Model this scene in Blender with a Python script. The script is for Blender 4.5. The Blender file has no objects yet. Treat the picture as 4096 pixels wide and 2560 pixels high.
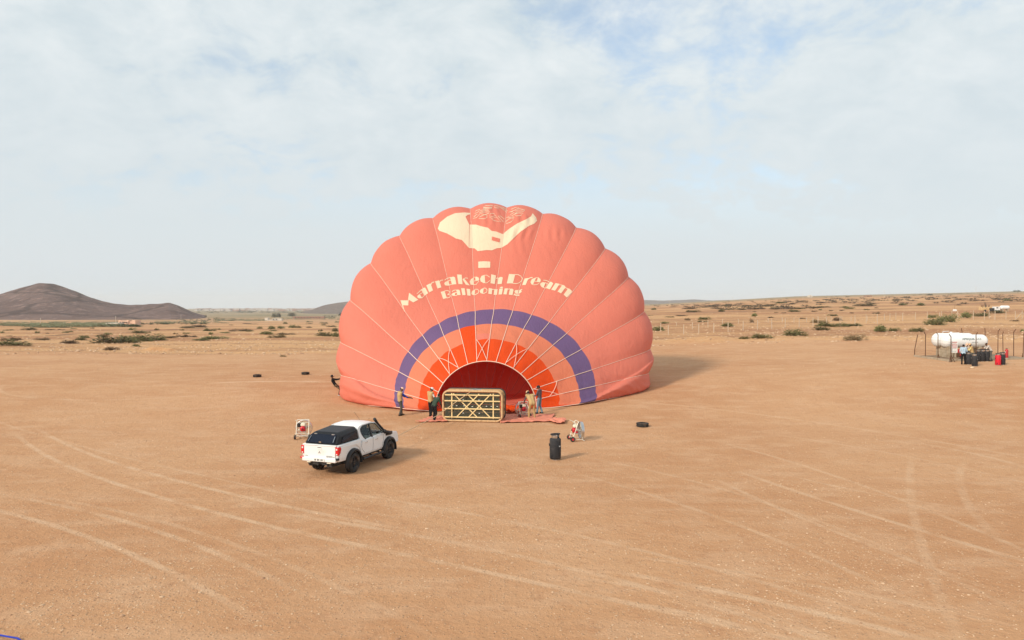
import bpy, bmesh, math, random
import numpy as np
from mathutils import Vector, Matrix, noise
from mathutils.bvhtree import BVHTree
from mathutils.geometry import tessellate_polygon

rnd = random.Random(7)
nrs = np.random.RandomState(11)
scene = bpy.context.scene
col = scene.collection
R = math.radians

# ------------------------------------------------------------------ camera
F = 3000.0; CU, CV = 2048.0, 1280.0; CAMZ = 7.1
PITCH = math.atan(65.0 / F)
cam_d = bpy.data.cameras.new('camera'); cam = bpy.data.objects.new('camera', cam_d); col.objects.link(cam)
cam_d.sensor_width = 36.0; cam_d.lens = 36.0 * F / 4096.0
cam_d.clip_start = 0.1; cam_d.clip_end = 40000
cam.location = (0, 0, CAMZ); cam.rotation_euler = (R(90) - PITCH, 0, 0)
scene.camera = cam

# ------------------------------------------------------------------ light
SUN_EL = R(31); SUN_AZ = R(225)          # compass from +Y clockwise: sun behind-left of the camera
sdir = Vector((math.sin(SUN_AZ) * math.cos(SUN_EL), math.cos(SUN_AZ) * math.cos(SUN_EL), math.sin(SUN_EL)))
sl = bpy.data.lights.new('sun', 'SUN'); sl.energy = 3.1; sl.angle = R(9); sl.color = (1.0, 0.90, 0.76)
so = bpy.data.objects.new('sun', sl); col.objects.link(so)
so.rotation_euler = sdir.to_track_quat('Z', 'Y').to_euler(); so.location = (-60, -60, 60)

world = bpy.data.worlds.new('World'); scene.world = world; world.use_nodes = True
wn = world.node_tree; wn.nodes.clear()
def N(nt, t, **kw):
    n = nt.nodes.new(t)
    for k, v in kw.items():
        if k.startswith('i_'):
            n.inputs[int(k[2:]) if k[2:].isdigit() else k[2:]].default_value = v
        else:
            setattr(n, k, v)
    return n
def L(nt, a, b): nt.links.new(a, b)
def build_world():
    nt = wn
    out = N(nt, 'ShaderNodeOutputWorld'); bg = N(nt, 'ShaderNodeBackground'); bg.inputs[1].default_value = 0.1
    sky = N(nt, 'ShaderNodeTexSky', sky_type='NISHITA', sun_disc=False, sun_elevation=SUN_EL, sun_rotation=SUN_AZ,
            air_density=1.0, dust_density=0.8, ozone_density=2.5, altitude=400)
    tc = N(nt, 'ShaderNodeTexCoord')
    sep = N(nt, 'ShaderNodeSeparateXYZ'); L(nt, tc.outputs['Generated'], sep.inputs[0])
    # project the view direction onto a cloud deck
    zc = N(nt, 'ShaderNodeMath', operation='MAXIMUM'); L(nt, sep.outputs[2], zc.inputs[0]); zc.inputs[1].default_value = 0.0
    za = N(nt, 'ShaderNodeMath', operation='ADD'); L(nt, zc.outputs[0], za.inputs[0]); za.inputs[1].default_value = 0.42
    dv = N(nt, 'ShaderNodeVectorMath', operation='DIVIDE'); L(nt, tc.outputs['Generated'], dv.inputs[0])
    cb = N(nt, 'ShaderNodeCombineXYZ'); L(nt, za.outputs[0], cb.inputs[0]); L(nt, za.outputs[0], cb.inputs[1]); cb.inputs[2].default_value = 1.0
    L(nt, cb.outputs[0], dv.inputs[1])
    mp = N(nt, 'ShaderNodeMapping'); mp.inputs['Scale'].default_value = (1, 1, 0.0); mp.inputs['Location'].default_value = (0.97, 6.1, 0)
    L(nt, dv.outputs[0], mp.inputs[0])
    n1 = N(nt, 'ShaderNodeTexNoise'); n1.inputs['Scale'].default_value = 1.35; n1.inputs['Detail'].default_value = 3; L(nt, mp.outputs[0], n1.inputs[0])
    n2 = N(nt, 'ShaderNodeTexNoise'); n2.inputs['Scale'].default_value = 7.5; n2.inputs['Detail'].default_value = 9; n2.inputs['Roughness'].default_value = 0.62; n2.inputs['Distortion'].default_value = 0.25; L(nt, mp.outputs[0], n2.inputs[0])
    # coverage: big holes broken by small texture
    ad = N(nt, 'ShaderNodeMath', operation='MULTIPLY_ADD'); L(nt, n2.outputs[0], ad.inputs[0]); ad.inputs[1].default_value = 0.55; L(nt, n1.outputs[0], ad.inputs[2])
    cov = N(nt, 'ShaderNodeMapRange', interpolation_type='SMOOTHSTEP'); L(nt, ad.outputs[0], cov.inputs[0])
    cov.inputs[1].default_value = 0.57; cov.inputs[2].default_value = 0.76; cov.inputs[3].default_value = 0.45; cov.inputs[4].default_value = 0.97
    hz = N(nt, 'ShaderNodeMapRange', interpolation_type='SMOOTHSTEP'); L(nt, sep.outputs[2], hz.inputs[0])
    hz.inputs[1].default_value = 0.05; hz.inputs[2].default_value = 0.36; hz.inputs[3].default_value = 1.0; hz.inputs[4].default_value = 0.0
    cf = N(nt, 'ShaderNodeMath', operation='MAXIMUM'); L(nt, cov.outputs[0], cf.inputs[0]); L(nt, hz.outputs[0], cf.inputs[1])
    # cloud brightness: fine texture
    br = N(nt, 'ShaderNodeMapRange'); L(nt, n2.outputs[0], br.inputs[0])
    br.inputs[1].default_value = 0.36; br.inputs[2].default_value = 0.68
    cc = N(nt, 'ShaderNodeMix', data_type='RGBA'); L(nt, br.outputs[0], cc.inputs[0])
    cc.inputs[6].default_value = (6.0, 6.8, 7.15, 1); cc.inputs[7].default_value = (7.6, 8.05, 8.15, 1)
    c2 = N(nt, 'ShaderNodeMix', data_type='RGBA'); L(nt, hz.outputs[0], c2.inputs[0]); L(nt, cc.outputs[2], c2.inputs[6])
    c2.inputs[7].default_value = (6.35, 6.95, 7.2, 1)
    sb = N(nt, 'ShaderNodeMix', data_type='RGBA', blend_type='MULTIPLY'); sb.inputs[0].default_value = 1.0
    L(nt, sky.outputs[0], sb.inputs[6]); sb.inputs[7].default_value = (1.75, 1.75, 1.65, 1)
    mx = N(nt, 'ShaderNodeMix', data_type='RGBA'); L(nt, cf.outputs[0], mx.inputs[0]); L(nt, sb.outputs[2], mx.inputs[6]); L(nt, c2.outputs[2], mx.inputs[7])
    L(nt, mx.outputs[2], bg.inputs[0]); L(nt, bg.outputs[0], out.inputs[0])
build_world()
vs = scene.view_settings; vs.view_transform = 'Standard'; vs.look = 'None'; vs.gamma = 1.0; vs.use_curve_mapping = False; vs.exposure = 0.15
scene.cycles.volume_bounces = 1
scene.cycles.max_bounces = 6; scene.cycles.transparent_max_bounces = 16
scene.cycles.use_denoising = True

# ------------------------------------------------------------------ terrain and picking
def sstep(a, b, x):
    t = np.clip((x - a) / (b - a), 0, 1); return t * t * (3 - 2 * t)
def edge_y(x):           # far limit of the graded yard
    return 104 + 3.5 * np.sin(x * 0.055 + 0.6) + 1.6 * np.sin(x * 0.17) - 0.03 * x
def zt(x, y):
    x = np.asarray(x, float); y = np.asarray(y, float)
    A = sstep(40, 66, y)
    z = A * (0.7 + 0.033 * np.clip(x, 0, 40))
    a = np.clip(x / np.maximum(y, 60), -0.8, 0.9)
    dl = np.where(y > 80, np.minimum(y - 80, 1020) * -0.02 + np.maximum(y - 1100, 0) * -0.0042, 0)
    wl = 1 - sstep(-0.06, 0.16, a)
    H = np.interp(a, [.1, .184, .25, .38, .68, .9], [0, 3, 12, 30, 47, 52])
    dr = H * np.clip((y - 170) / 2330.0, 0, 1.0)
    z = z + dl * wl + dr
    # low swells, lumps beyond the yard, and a little bank on the right
    e = edge_y(x); far = sstep(-1, 4, y - e)
    fade = 1 - sstep(300, 900, y)
    z = z + 0.025 * np.sin(x * 0.31 + 0.5 * np.sin(y * 0.21)) * np.sin(y * 0.27 + 1) * fade
    z = z + far * fade * (0.18 * np.sin(x * 0.13 + 1.3 * np.sin(y * 0.07)) * np.sin(y * 0.11) + 0.07 * np.sin(x * 0.71 + y * 0.53) * np.sin(y * 0.83 - x * 0.37))
    z = z + 0.75 * np.exp(-((y - e - 4) / 3.2) ** 2) * sstep(8, 20, x) * (0.6 + 0.4 * np.sin(x * 0.4) * np.sin(x * 0.17))
    return z
cp, sp = math.cos(PITCH), math.sin(PITCH)
def ray(u, v):
    cx, cy = (u - CU) / F, (CV - v) / F
    return np.array([cx, cp + cy * sp, -sp + cy * cp])
def P(u, v, y):
    d = ray(u, v); s = y / d[1]; return Vector((d[0] * s, y, CAMZ + d[2] * s))
def G(u, v):
    d = ray(u, v); t = np.geomspace(8, 9000, 4000)
    pz = CAMZ + d[2] * t; g = zt(d[0] * t, d[1] * t)
    k = np.argmax(pz < g)
    if k == 0: k = len(t) - 1
    lo, hi = t[max(k - 1, 0)], t[k]
    for _ in range(30):
        m = (lo + hi) / 2
        if CAMZ + d[2] * m < zt(d[0] * m, d[1] * m): hi = m
        else: lo = m
    x, y = d[0] * hi, d[1] * hi
    return Vector((x, y, float(zt(x, y))))
def ppm(p): return F / p.y          # pixels per metre at a world point

# ------------------------------------------------------------------ materials
def base_mat(name):
    m = bpy.data.materials.new(name); m.use_nodes = True; nt = m.node_tree
    return m, nt, nt.nodes['Principled BSDF']
def mat(name, c, rough=0.6, metal=0.0, var=0.12, scale=6.0, bump=0.0, bscale=40.0, spec=0.4, dirt=None, dscale=2.0, dlo=0.5, dhi=0.7, coat=0.0):
    m, nt, b = base_mat(name)
    tc = N(nt, 'ShaderNodeTexCoord')
    n = N(nt, 'ShaderNodeTexNoise'); n.inputs['Scale'].default_value = scale; n.inputs['Detail'].default_value = 5; L(nt, tc.outputs['Object'], n.inputs[0])
    mx = N(nt, 'ShaderNodeMix', data_type='RGBA'); L(nt, n.outputs[0], mx.inputs[0])
    mx.inputs[6].default_value = tuple(max(0, x * (1 - var)) for x in c) + (1,)
    mx.inputs[7].default_value = tuple(min(1, x * (1 + var)) for x in c) + (1,)
    o = mx.outputs[2]
    if dirt:
        d = N(nt, 'ShaderNodeTexNoise'); d.inputs['Scale'].default_value = dscale; d.inputs['Detail'].default_value = 6; L(nt, tc.outputs['Object'], d.inputs[0])
        r = N(nt, 'ShaderNodeMapRange'); L(nt, d.outputs[0], r.inputs[0]); r.inputs[1].default_value = dlo; r.inputs[2].default_value = dhi
        m2 = N(nt, 'ShaderNodeMix', data_type='RGBA'); L(nt, r.outputs[0], m2.inputs[0]); L(nt, o, m2.inputs[6]); m2.inputs[7].default_value = tuple(dirt) + (1,)
        o = m2.outputs[2]
    L(nt, o, b.inputs['Base Color'])
    b.inputs['Roughness'].default_value = rough; b.inputs['Metallic'].default_value = metal; b.inputs['Specular IOR Level'].default_value = spec
    if coat: b.inputs['Coat Weight'].default_value = coat; b.inputs['Coat Roughness'].default_value = 0.08
    if bump:
        n3 = N(nt, 'ShaderNodeTexNoise'); n3.inputs['Scale'].default_value = bscale; n3.inputs['Detail'].default_value = 4; L(nt, tc.outputs['Object'], n3.inputs[0])
        bp = N(nt, 'ShaderNodeBump'); bp.inputs['Strength'].default_value = bump; bp.inputs['Distance'].default_value = 0.02; L(nt, n3.outputs[0], bp.inputs['Height']); L(nt, bp.outputs[0], b.inputs['Normal'])
    return m
def fabric(name, c, trans=0.3, var=0.06, wr=0.5, tcol=None):
    m, nt, b = base_mat(name)
    out = nt.nodes['Material Output']
    tc = N(nt, 'ShaderNodeTexCoord')
    n = N(nt, 'ShaderNodeTexNoise'); n.inputs['Scale'].default_value = 0.35; n.inputs['Detail'].default_value = 6; L(nt, tc.outputs['Object'], n.inputs[0])
    mx = N(nt, 'ShaderNodeMix', data_type='RGBA'); L(nt, n.outputs[0], mx.inputs[0])
    mx.inputs[6].default_value = tuple(x * (1 - var) for x in c) + (1,); mx.inputs[7].default_value = tuple(min(1, x * (1 + var)) for x in c) + (1,)
    L(nt, mx.outputs[2], b.inputs['Base Color']); b.inputs['Roughness'].default_value = 0.62; b.inputs['Specular IOR Level'].default_value = 0.25
    tr = N(nt, 'ShaderNodeBsdfTranslucent'); tr.inputs[0].default_value = tuple(tcol or c) + (1,)
    ms = N(nt, 'ShaderNodeMixShader'); ms.inputs[0].default_value = trans
    L(nt, b.outputs[0], ms.inputs[1]); L(nt, tr.outputs[0], ms.inputs[2]); L(nt, ms.outputs[0], out.inputs[0])
    w = N(nt, 'ShaderNodeTexNoise'); w.inputs['Scale'].default_value = 1.1; w.inputs['Detail'].default_value = 5; w.inputs['Distortion'].default_value = 1.2; L(nt, tc.outputs['Object'], w.inputs[0])
    w2 = N(nt, 'ShaderNodeTexNoise'); w2.inputs['Scale'].default_value = 0.8; w2.inputs['Detail'].default_value = 7; w2.inputs['Roughness'].default_value = .62; w2.inputs['Distortion'].default_value = 2.4
    mp2 = N(nt, 'ShaderNodeMapping'); mp2.inputs['Scale'].default_value = (2.6, 1.0, 1.0); L(nt, tc.outputs['Object'], mp2.inputs[0]); L(nt, mp2.outputs[0], w2.inputs[0])
    ah = N(nt, 'ShaderNodeMath', operation='MULTIPLY_ADD'); L(nt, w2.outputs[0], ah.inputs[0]); ah.inputs[1].default_value = 0.8; L(nt, w.outputs[0], ah.inputs[2])
    bp = N(nt, 'ShaderNodeBump'); bp.inputs['Strength'].default_value = wr; bp.inputs['Distance'].default_value = 0.10; L(nt, ah.outputs[0], bp.inputs['Height'])
    L(nt, bp.outputs[0], b.inputs['Normal']); L(nt, bp.outputs[0], tr.inputs['Normal'])
    return m

# ------------------------------------------------------------------ mesh builder
class MB:
    def __init__(s): s.v = []; s.f = []; s.m = []
    def add(s, vs, fs, m=0, T=None):
        o = len(s.v)
        for p in vs:
            p = Vector(p)
            s.v.append(tuple(T @ p) if T is not None else tuple(p))
        for f in fs: s.f.append(tuple(i + o for i in f)); s.m.append(m)
        return s
    def box(s, c, d, rot=None, m=0, T=None):
        hx, hy, hz = d[0] / 2, d[1] / 2, d[2] / 2
        vs = [Vector((x, y, z)) for z in (-hz, hz) for y in (-hy, hy) for x in (-hx, hx)]
        if rot is not None:
            vs = [rot @ v for v in vs]
        vs = [v + Vector(c) for v in vs]
        return s.add(vs, [(0, 2, 3, 1), (4, 5, 7, 6), (0, 1, 5, 4), (2, 6, 7, 3), (0, 4, 6, 2), (1, 3, 7, 5)], m, T)
    def bar(s, a, b, w, h=None, up=(0, 0, 1), m=0, T=None):
        a, b = Vector(a), Vector(b); h = h or w; d = b - a; l = d.length; y = d.normalized(); u = Vector(up)
        if abs(y.dot(u)) > 0.98: u = Vector((1, 0, 0))
        x = y.cross(u).normalized(); z = x.cross(y)
        M = Matrix((x, y, z)).transposed()
        return s.box((a + b) / 2, (w, l, h), rot=M, m=m, T=T)
    def tube(s, pts, r, n=6, m=0, T=None, caps=True):
        pts = [Vector(p) for p in pts]; k = len(pts); rr = r if isinstance(r, (list, tuple)) else [r] * k
        vs = []; fs = []; ref = None
        for i, p in enumerate(pts):
            t = (pts[min(i + 1, k - 1)] - pts[max(i - 1, 0)])
            if t.length < 1e-9: t = Vector((0, 0, 1))
            t.normalize()
            if ref is None:
                ref = Vector((0, 0, 1)) if abs(t.z) < 0.9 else Vector((1, 0, 0))
            x = ref - t * ref.dot(t)
            if x.length < 1e-6: x = t.orthogonal()
            x.normalize(); y = t.cross(x); ref = x
            for j in range(n):
                a = 2 * math.pi * j / n
                vs.append(p + (x * math.cos(a) + y * math.sin(a)) * rr[i])
        for i in range(k - 1):
            for j in range(n):
                fs.append((i * n + j, i * n + (j + 1) % n, (i + 1) * n + (j + 1) % n, (i + 1) * n + j))
        if caps:
            fs.append(tuple(range(n - 1, -1, -1))); fs.append(tuple((k - 1) * n + j for j in range(n)))
        return s.add(vs, fs, m, T)
    def lathe(s, prof, n=24, m=0, T=None, arc=None):
        vs = []; fs = []; k = len(prof); full = arc is None; a1 = 2 * math.pi if full else arc
        nn = n if full else n + 1
        for r, z in prof:
            for j in range(nn):
                a = a1 * j / n; vs.append((max(r, 1e-4) * math.cos(a), max(r, 1e-4) * math.sin(a), z))
        for i in range(k - 1):
            for j in range(n):
                j2 = (j + 1) % nn
                fs.append((i * nn + j, i * nn + j2, (i + 1) * nn + j2, (i + 1) * nn + j))
        return s.add(vs, fs, m, T)
    def prism(s, poly, a, b, axis='x', m=0, T=None):
        # 2D outline extruded between a and b; axis x: (y,z), y: (x,z), z: (x,y)
        def pt(p, w):
            return {'x': (w, p[0], p[1]), 'y': (p[0], w, p[1]), 'z': (p[0], p[1], w)}[axis]
        n = len(poly); vs = [pt(p, a) for p in poly] + [pt(p, b) for p in poly]
        fs = [tuple(range(n - 1, -1, -1)), tuple(range(n, 2 * n))]
        for i in range(n): fs.append((i, (i + 1) % n, n + (i + 1) % n, n + i))
        return s.add(vs, fs, m, T)
    def ball(s, c, r, m=0, n=10, T=None, sc=(1, 1, 1)):
        prof = [(math.sin(math.pi * i / 8), -math.cos(math.pi * i / 8)) for i in range(9)]
        M = Matrix.Translation(c) @ Matrix.Diagonal((r * sc[0], r * sc[1], r * sc[2], 1))
        return s.lathe(prof, n, m, (T @ M) if T is not None else M)
    def mesh(s, name, mats, smooth=None):
        me = bpy.data.meshes.new(name); me.from_pydata(s.v, [], s.f)
        for mm in (mats if isinstance(mats, (list, tuple)) else [mats]): me.materials.append(mm)
        me.polygons.foreach_set('material_index', s.m)
        bm = bmesh.new(); bm.from_mesh(me); bmesh.ops.recalc_face_normals(bm, faces=bm.faces); bm.to_mesh(me); bm.free()
        if smooth:
            me.polygons.foreach_set('use_smooth', [True] * len(me.polygons)); me.set_sharp_from_angle(angle=R(smooth))
        me.update(); return me
    def build(s, name, mats, parent=None, smooth=None, bevel=0, loc=None):
        o = bpy.data.objects.new(name, s.mesh(name, mats, smooth)); col.objects.link(o)
        if parent is not None: o.parent = parent
        if loc is not None: o.location = loc
        if bevel:
            b = o.modifiers.new('bevel', 'BEVEL'); b.width = bevel; b.segments = 2; b.limit_method = 'ANGLE'; b.angle_limit = R(40)
        return o
def tag(o, label=None, cat=None, group=None, kind=None):
    if label: o['label'] = label
    if cat: o['category'] = cat
    if group: o['group'] = group
    if kind: o['kind'] = kind
    return o
def thing(name, label, cat, loc=(0, 0, 0), rz=0.0, group=None):
    o = bpy.data.objects.new(name, None); col.objects.link(o); o.empty_display_size = 0.2
    o.location = loc; o.rotation_euler = (0, 0, rz); return tag(o, label, cat, group)
def kids(o): return [c for c in bpy.data.objects if c.parent == o]
def dup(root, loc, rz=0.0, label=None, group=None, scale=None):
    def cp_(o, par):
        c = o.copy(); col.objects.link(c); c.parent = par
        for ch in kids(o): cp_(ch, c)
        return c
    r = cp_(root, None); r.location = loc; r.rotation_euler = (0, 0, rz)
    if scale: r.scale = (scale,) * 3
    if label: r['label'] = label
    if group: r['group'] = group
    return r
def np_mesh(name, v, f, mats, mi=None, smooth=False):
    me = bpy.data.meshes.new(name); v = np.asarray(v, np.float32); f = np.asarray(f, np.int32); k = f.shape[1]
    me.vertices.add(len(v)); me.vertices.foreach_set('co', v.ravel())
    me.loops.add(f.size); me.loops.foreach_set('vertex_index', f.ravel())
    me.polygons.add(len(f)); me.polygons.foreach_set('loop_start', np.arange(0, f.size, k, dtype=np.int32))
    for mm in (mats if isinstance(mats, (list, tuple)) else [mats]): me.materials.append(mm)
    if mi is not None: me.polygons.foreach_set('material_index', np.asarray(mi, np.int32))
    if smooth: me.polygons.foreach_set('use_smooth', np.ones(len(f), bool))
    me.update(calc_edges=True); me.validate(); return me
def link(name, me, parent=None):
    o = bpy.data.objects.new(name, me); col.objects.link(o)
    if parent is not None: o.parent = parent
    return o
# ------------------------------------------------------------------ ground
def circ3(a, b, c):
    ax, ay = a; bx, by = b; cx, cy = c
    d = 2 * (ax * (by - cy) + bx * (cy - ay) + cx * (ay - by))
    if abs(d) < 1e-3: d = 1e-3
    ux = ((ax * ax + ay * ay) * (by - cy) + (bx * bx + by * by) * (cy - ay) + (cx * cx + cy * cy) * (ay - by)) / d
    uy = ((ax * ax + ay * ay) * (cx - bx) + (bx * bx + by * by) * (ax - cx) + (cx * cx + cy * cy) * (bx - ax)) / d
    return ux, uy, math.hypot(ax - ux, ay - uy)
def zl(x, y): return (x * .6348, 1600 + y * .6348)
def zr(x, y): return (2600 + x * .635, 1600 + y * .635)
TRACKS = [  # three picked ground points, half width in metres, strength
    ((zl(340, 240), zl(1050, 490), zl(2040, 720)), .17, .9), ((zl(180, 280), zl(900, 580), zl(2040, 870)), .17, .95),
    ((zl(200, 630), zl(700, 740), zl(1600, 1070)), .16, .8), ((zl(0, 700), zl(600, 880), zl(1330, 1215)), .16, .85),
    (((1300, 2150), (2000, 2300), (3000, 2520)), .17, .8), (((1300, 2080), (2100, 2230), (3300, 2560)), .17, .7),
    ((zr(500, 540), zr(950, 740), zr(1750, 1050)), .15, .7), ((zr(700, 500), zr(1150, 650), zr(2356, 1010)), .18, .8),
    ((zr(900, 480), zr(1250, 560), zr(1700, 640)), .10, .8), ((zr(1640, 430), zr(1680, 800), zr(1880, 1350)), .2, .5),
    ((zr(1960, 430), zr(2020, 680), zr(2150, 830)), .2, .45), ((zr(0, 1000), zr(700, 1110), zr(2000, 1360)), .14, .5),
    ((zr(0, 1120), zr(600, 1240), zr(1500, 1450)), .19, .95), ((zr(0, 1300), zr(400, 1380), zr(800, 1490)), .15, .8),
    ((zr(1800, 290), zr(2050, 340), zr(2356, 420)), .2, .6), (((900, 1530), (1100, 1525), (1330, 1528)), .5, 1.0),
    (((2700, 1620), (3200, 1680), (4096, 1830)), .18, .6), (((2400, 1920), (2900, 2080), (3500, 2330)), .14, .6), (((3000, 1800), (3500, 1960), (4096, 2200)), .15, .6), (((0, 1690), (500, 1830), (1300, 2010)), .14, .5), (((1500, 1990), (2300, 2140), (3400, 2430)), .15, .6), (((3250, 1760), (3650, 1830), (4096, 1930)), .14, .5), (((2450, 2330), (2900, 2420), (3300, 2540)), .14, .6), (((0, 1560), (400, 1600), (900, 1570)), .2, .5),
    (((2500, 1860), (3000, 1990), (3900, 2360)), .16, .45), (((300, 2010), (1000, 2200), (1500, 2420)), .15, .45)]
def ground_mat():
    m, nt, b = base_mat('dry_earth')
    geo = N(nt, 'ShaderNodeNewGeometry'); pos = geo.outputs['Position']
    sep = N(nt, 'ShaderNodeSeparateXYZ'); L(nt, pos, sep.inputs[0])
    flat = N(nt, 'ShaderNodeVectorMath', operation='MULTIPLY'); L(nt, pos, flat.inputs[0]); flat.inputs[1].default_value = (1, 1, 0)
    def noise_(scale, detail=5, rough=.5, sc=(1, 1, 1), loc=(0, 0, 0), dist=0.0):
        mp = N(nt, 'ShaderNodeMapping'); mp.inputs['Scale'].default_value = sc; mp.inputs['Location'].default_value = loc; L(nt, flat.outputs[0], mp.inputs[0])
        n = N(nt, 'ShaderNodeTexNoise'); n.inputs['Scale'].default_value = scale; n.inputs['Detail'].default_value = detail; n.inputs['Roughness'].default_value = rough; n.inputs['Distortion'].default_value = dist
        L(nt, mp.outputs[0], n.inputs[0]); return n.outputs[0]
    def mr(x, a, bb, c=0.0, d=1.0, smooth=True):
        r = N(nt, 'ShaderNodeMapRange', interpolation_type='SMOOTHSTEP' if smooth else 'LINEAR'); L(nt, x, r.inputs[0])
        for k, v in zip((1, 2, 3, 4), (a, bb, c, d)): r.inputs[k].default_value = v
        return r.outputs[0]
    def mixc(f, a, bcol):
        x = N(nt, 'ShaderNodeMix', data_type='RGBA')
        if isinstance(f, float): x.inputs[0].default_value = f
        else: L(nt, f, x.inputs[0])
        for s, c in ((6, a), (7, bcol)):
            if isinstance(c, tuple): x.inputs[s].default_value = c + (1,)
            else: L(nt, c, x.inputs[s])
        return x.outputs[2]
    def math_(op, a, bb, c=None):
        x = N(nt, 'ShaderNodeMath', operation=op)
        for s, q in ((0, a), (1, bb), (2, c)):
            if q is None: continue
            if isinstance(q, (int, float)): x.inputs[s].default_value = q
            else: L(nt, q, x.inputs[s])
        return x.outputs[0]
    # yard: packed earth
    yard = mixc(mr(noise_(.07, 4, .6), .35, .65), (.53, .275, .138), (.60, .34, .182))
    yard = mixc(mr(noise_(.55, 4, .62, sc=(.7, 1.3, 1)), .42, .70, 0, .6), yard, (.645, .40, .24))
    yard = mixc(mr(noise_(1.9, 3, .6, loc=(9, 4, 0)), .50, .74, 0, .5), yard, (.47, .235, .12))
    # wheel tracks
    acc = None
    for (pts, w, st) in TRACKS:
        q = [G(*p) for p in pts]
        cx, cy, rad = circ3(*[(p.x, p.y) for p in q])
        d = N(nt, 'ShaderNodeVectorMath', operation='DISTANCE'); L(nt, flat.outputs[0], d.inputs[0]); d.inputs[1].default_value = (cx, cy, 0)
        e = math_('ABSOLUTE', math_('SUBTRACT', d.outputs['Value'], rad), 0)
        w *= .75; st *= .8
        band = mr(e, w * .45, w * 1.5, st, 0.0)
        mid = (q[0] + q[2]) / 2; half = (q[2] - q[0]).length / 2
        d2 = N(nt, 'ShaderNodeVectorMath', operation='DISTANCE'); L(nt, flat.outputs[0], d2.inputs[0]); d2.inputs[1].default_value = (mid.x, mid.y, 0)
        band = math_('MULTIPLY', band, mr(d2.outputs['Value'], half * .9, half * 1.5, 1.0, 0.0))
        acc = band if acc is None else math_('MAXIMUM', acc, band)
    trk = math_('MULTIPLY', acc, mr(noise_(.8, 3, .65), .30, .62, .15, 1.0))
    yard = mixc(math_('MULTIPLY', trk, .8), yard, (.72, .50, .325))
    # open land beyond the yard: tan stubble and red-brown ploughed strips
    land = mixc(mr(noise_(.012, 3, .55, sc=(.35, 1.7, 1)), .44, .58), (.62, .355, .175), (.41, .20, .10))
    land = mixc(mr(noise_(.035, 4, .6, sc=(.25, 1.8, 1), loc=(3, 8, 0)), .52, .62, 0, .65), land, (.33, .16, .085))
    land = mixc(mr(noise_(.6, 4, .7), .45, .72, 0, .7), land, (.70, .43, .23))
    land = mixc(mr(noise_(1.3, 4, .7, loc=(5, 1, 0)), .52, .72, 0, .6), land, (.30, .15, .07))
    # shallow dark ditches crossing the land
    for pts, w in ((((60, 1347), (420, 1332), (830, 1312)), 2.4), (((3130, 1234), (3500, 1224), (4096, 1206)), 5.0), (((2700, 1250), (3100, 1243), (3700, 1232)), 3.5), (((0, 1325), (500, 1322), (900, 1330)), 1.5)):
        q = [G(*p) for p in pts]; cx, cy, rad = circ3(*[(p.x, p.y) for p in q])
        d = N(nt, 'ShaderNodeVectorMath', operation='DISTANCE'); L(nt, flat.outputs[0], d.inputs[0]); d.inputs[1].default_value = (cx, cy, 0)
        band = mr(math_('ABSOLUTE', math_('SUBTRACT', d.outputs['Value'], rad), 0), w * .5, w * 1.4, .8, 0.0)
        mid = (q[0] + q[2]) / 2; half = (q[2] - q[0]).length / 2
        d2 = N(nt, 'ShaderNodeVectorMath', operation='DISTANCE'); L(nt, flat.outputs[0], d2.inputs[0]); d2.inputs[1].default_value = (mid.x, mid.y, 0)
        land = mixc(math_('MULTIPLY', band, mr(d2.outputs['Value'], half * .8, half * 1.15, 1.0, 0.0)), land, (.19, .10, .06))
    # far plain: drier grey-green scrub tone
    dfar = mr(sep.outputs[1], 900, 1900)
    farc = mixc(mr(noise_(.004, 4, .6, sc=(.6, 1.6, 1)), .42, .6), (.33, .25, .15), (.17, .165, .085))
    land = mixc(math_('MULTIPLY', dfar, .85), land, farc)
    # boundary yard/land, broken up
    x = sep.outputs[0]
    e = math_('MULTIPLY_ADD', math_('SINE', math_('MULTIPLY_ADD', x, .055, .6), 0), 3.5, 104.0)
    e = math_('ADD', e, math_('MULTIPLY', math_('SINE', math_('MULTIPLY', x, .17), 0), 1.6))
    e = math_('MULTIPLY_ADD', x, -.03, e)
    rel = math_('ADD', math_('SUBTRACT', sep.outputs[1], e), math_('MULTIPLY_ADD', noise_(.35, 3, .65), 9.0, -4.5))
    colr = mixc(mr(rel, -2.0, 3.0), yard, land)
    # fine pale grit, then dark specks painted in as tiny pebble shadows
    vor = N(nt, 'ShaderNodeTexVoronoi'); vor.inputs['Scale'].default_value = 11.0; L(nt, flat.outputs[0], vor.inputs[0])
    vr = N(nt, 'ShaderNodeSeparateColor'); L(nt, vor.outputs['Color'], vr.inputs[0])
    spot = math_('MULTIPLY', mr(vor.outputs['Distance'], .10, .34, 1.0, 0.0), mr(vr.outputs[0], .62, .70))
    spotc = math_('MULTIPLY', spot, math_('SUBTRACT', 1.0, math_('MULTIPLY', trk, .8)))
    colr = mixc(math_('MULTIPLY', spotc, .55), colr, (.76, .56, .37))
    spd = math_('MULTIPLY', mr(vor.outputs['Distance'], .10, .36, 1.0, 0.0), mr(vr.outputs[1], .70, .78))
    colr = mixc(math_('MULTIPLY', spd, .55), colr, (.27, .125, .06))
    L(nt, colr, b.inputs['Base Color']); b.inputs['Roughness'].default_value = .95; b.inputs['Specular IOR Level'].default_value = .1
    h = math_('MULTIPLY', noise_(3.5, 6, .74), .14)
    h = math_('ADD', h, math_('MULTIPLY', spot, .05))
    h = math_('MULTIPLY_ADD', noise_(.5, 5, .7, loc=(2, 2, 0)), mr(sep.outputs[1], 98, 112, .05, .8), h)
    bp = N(nt, 'ShaderNodeBump'); bp.inputs['Strength'].default_value = .75; bp.inputs['Distance'].default_value = 1.0; L(nt, h, bp.inputs['Height']); L(nt, bp.outputs[0], b.inputs['Normal'])
    return m
M_ground = ground_mat()
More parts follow.
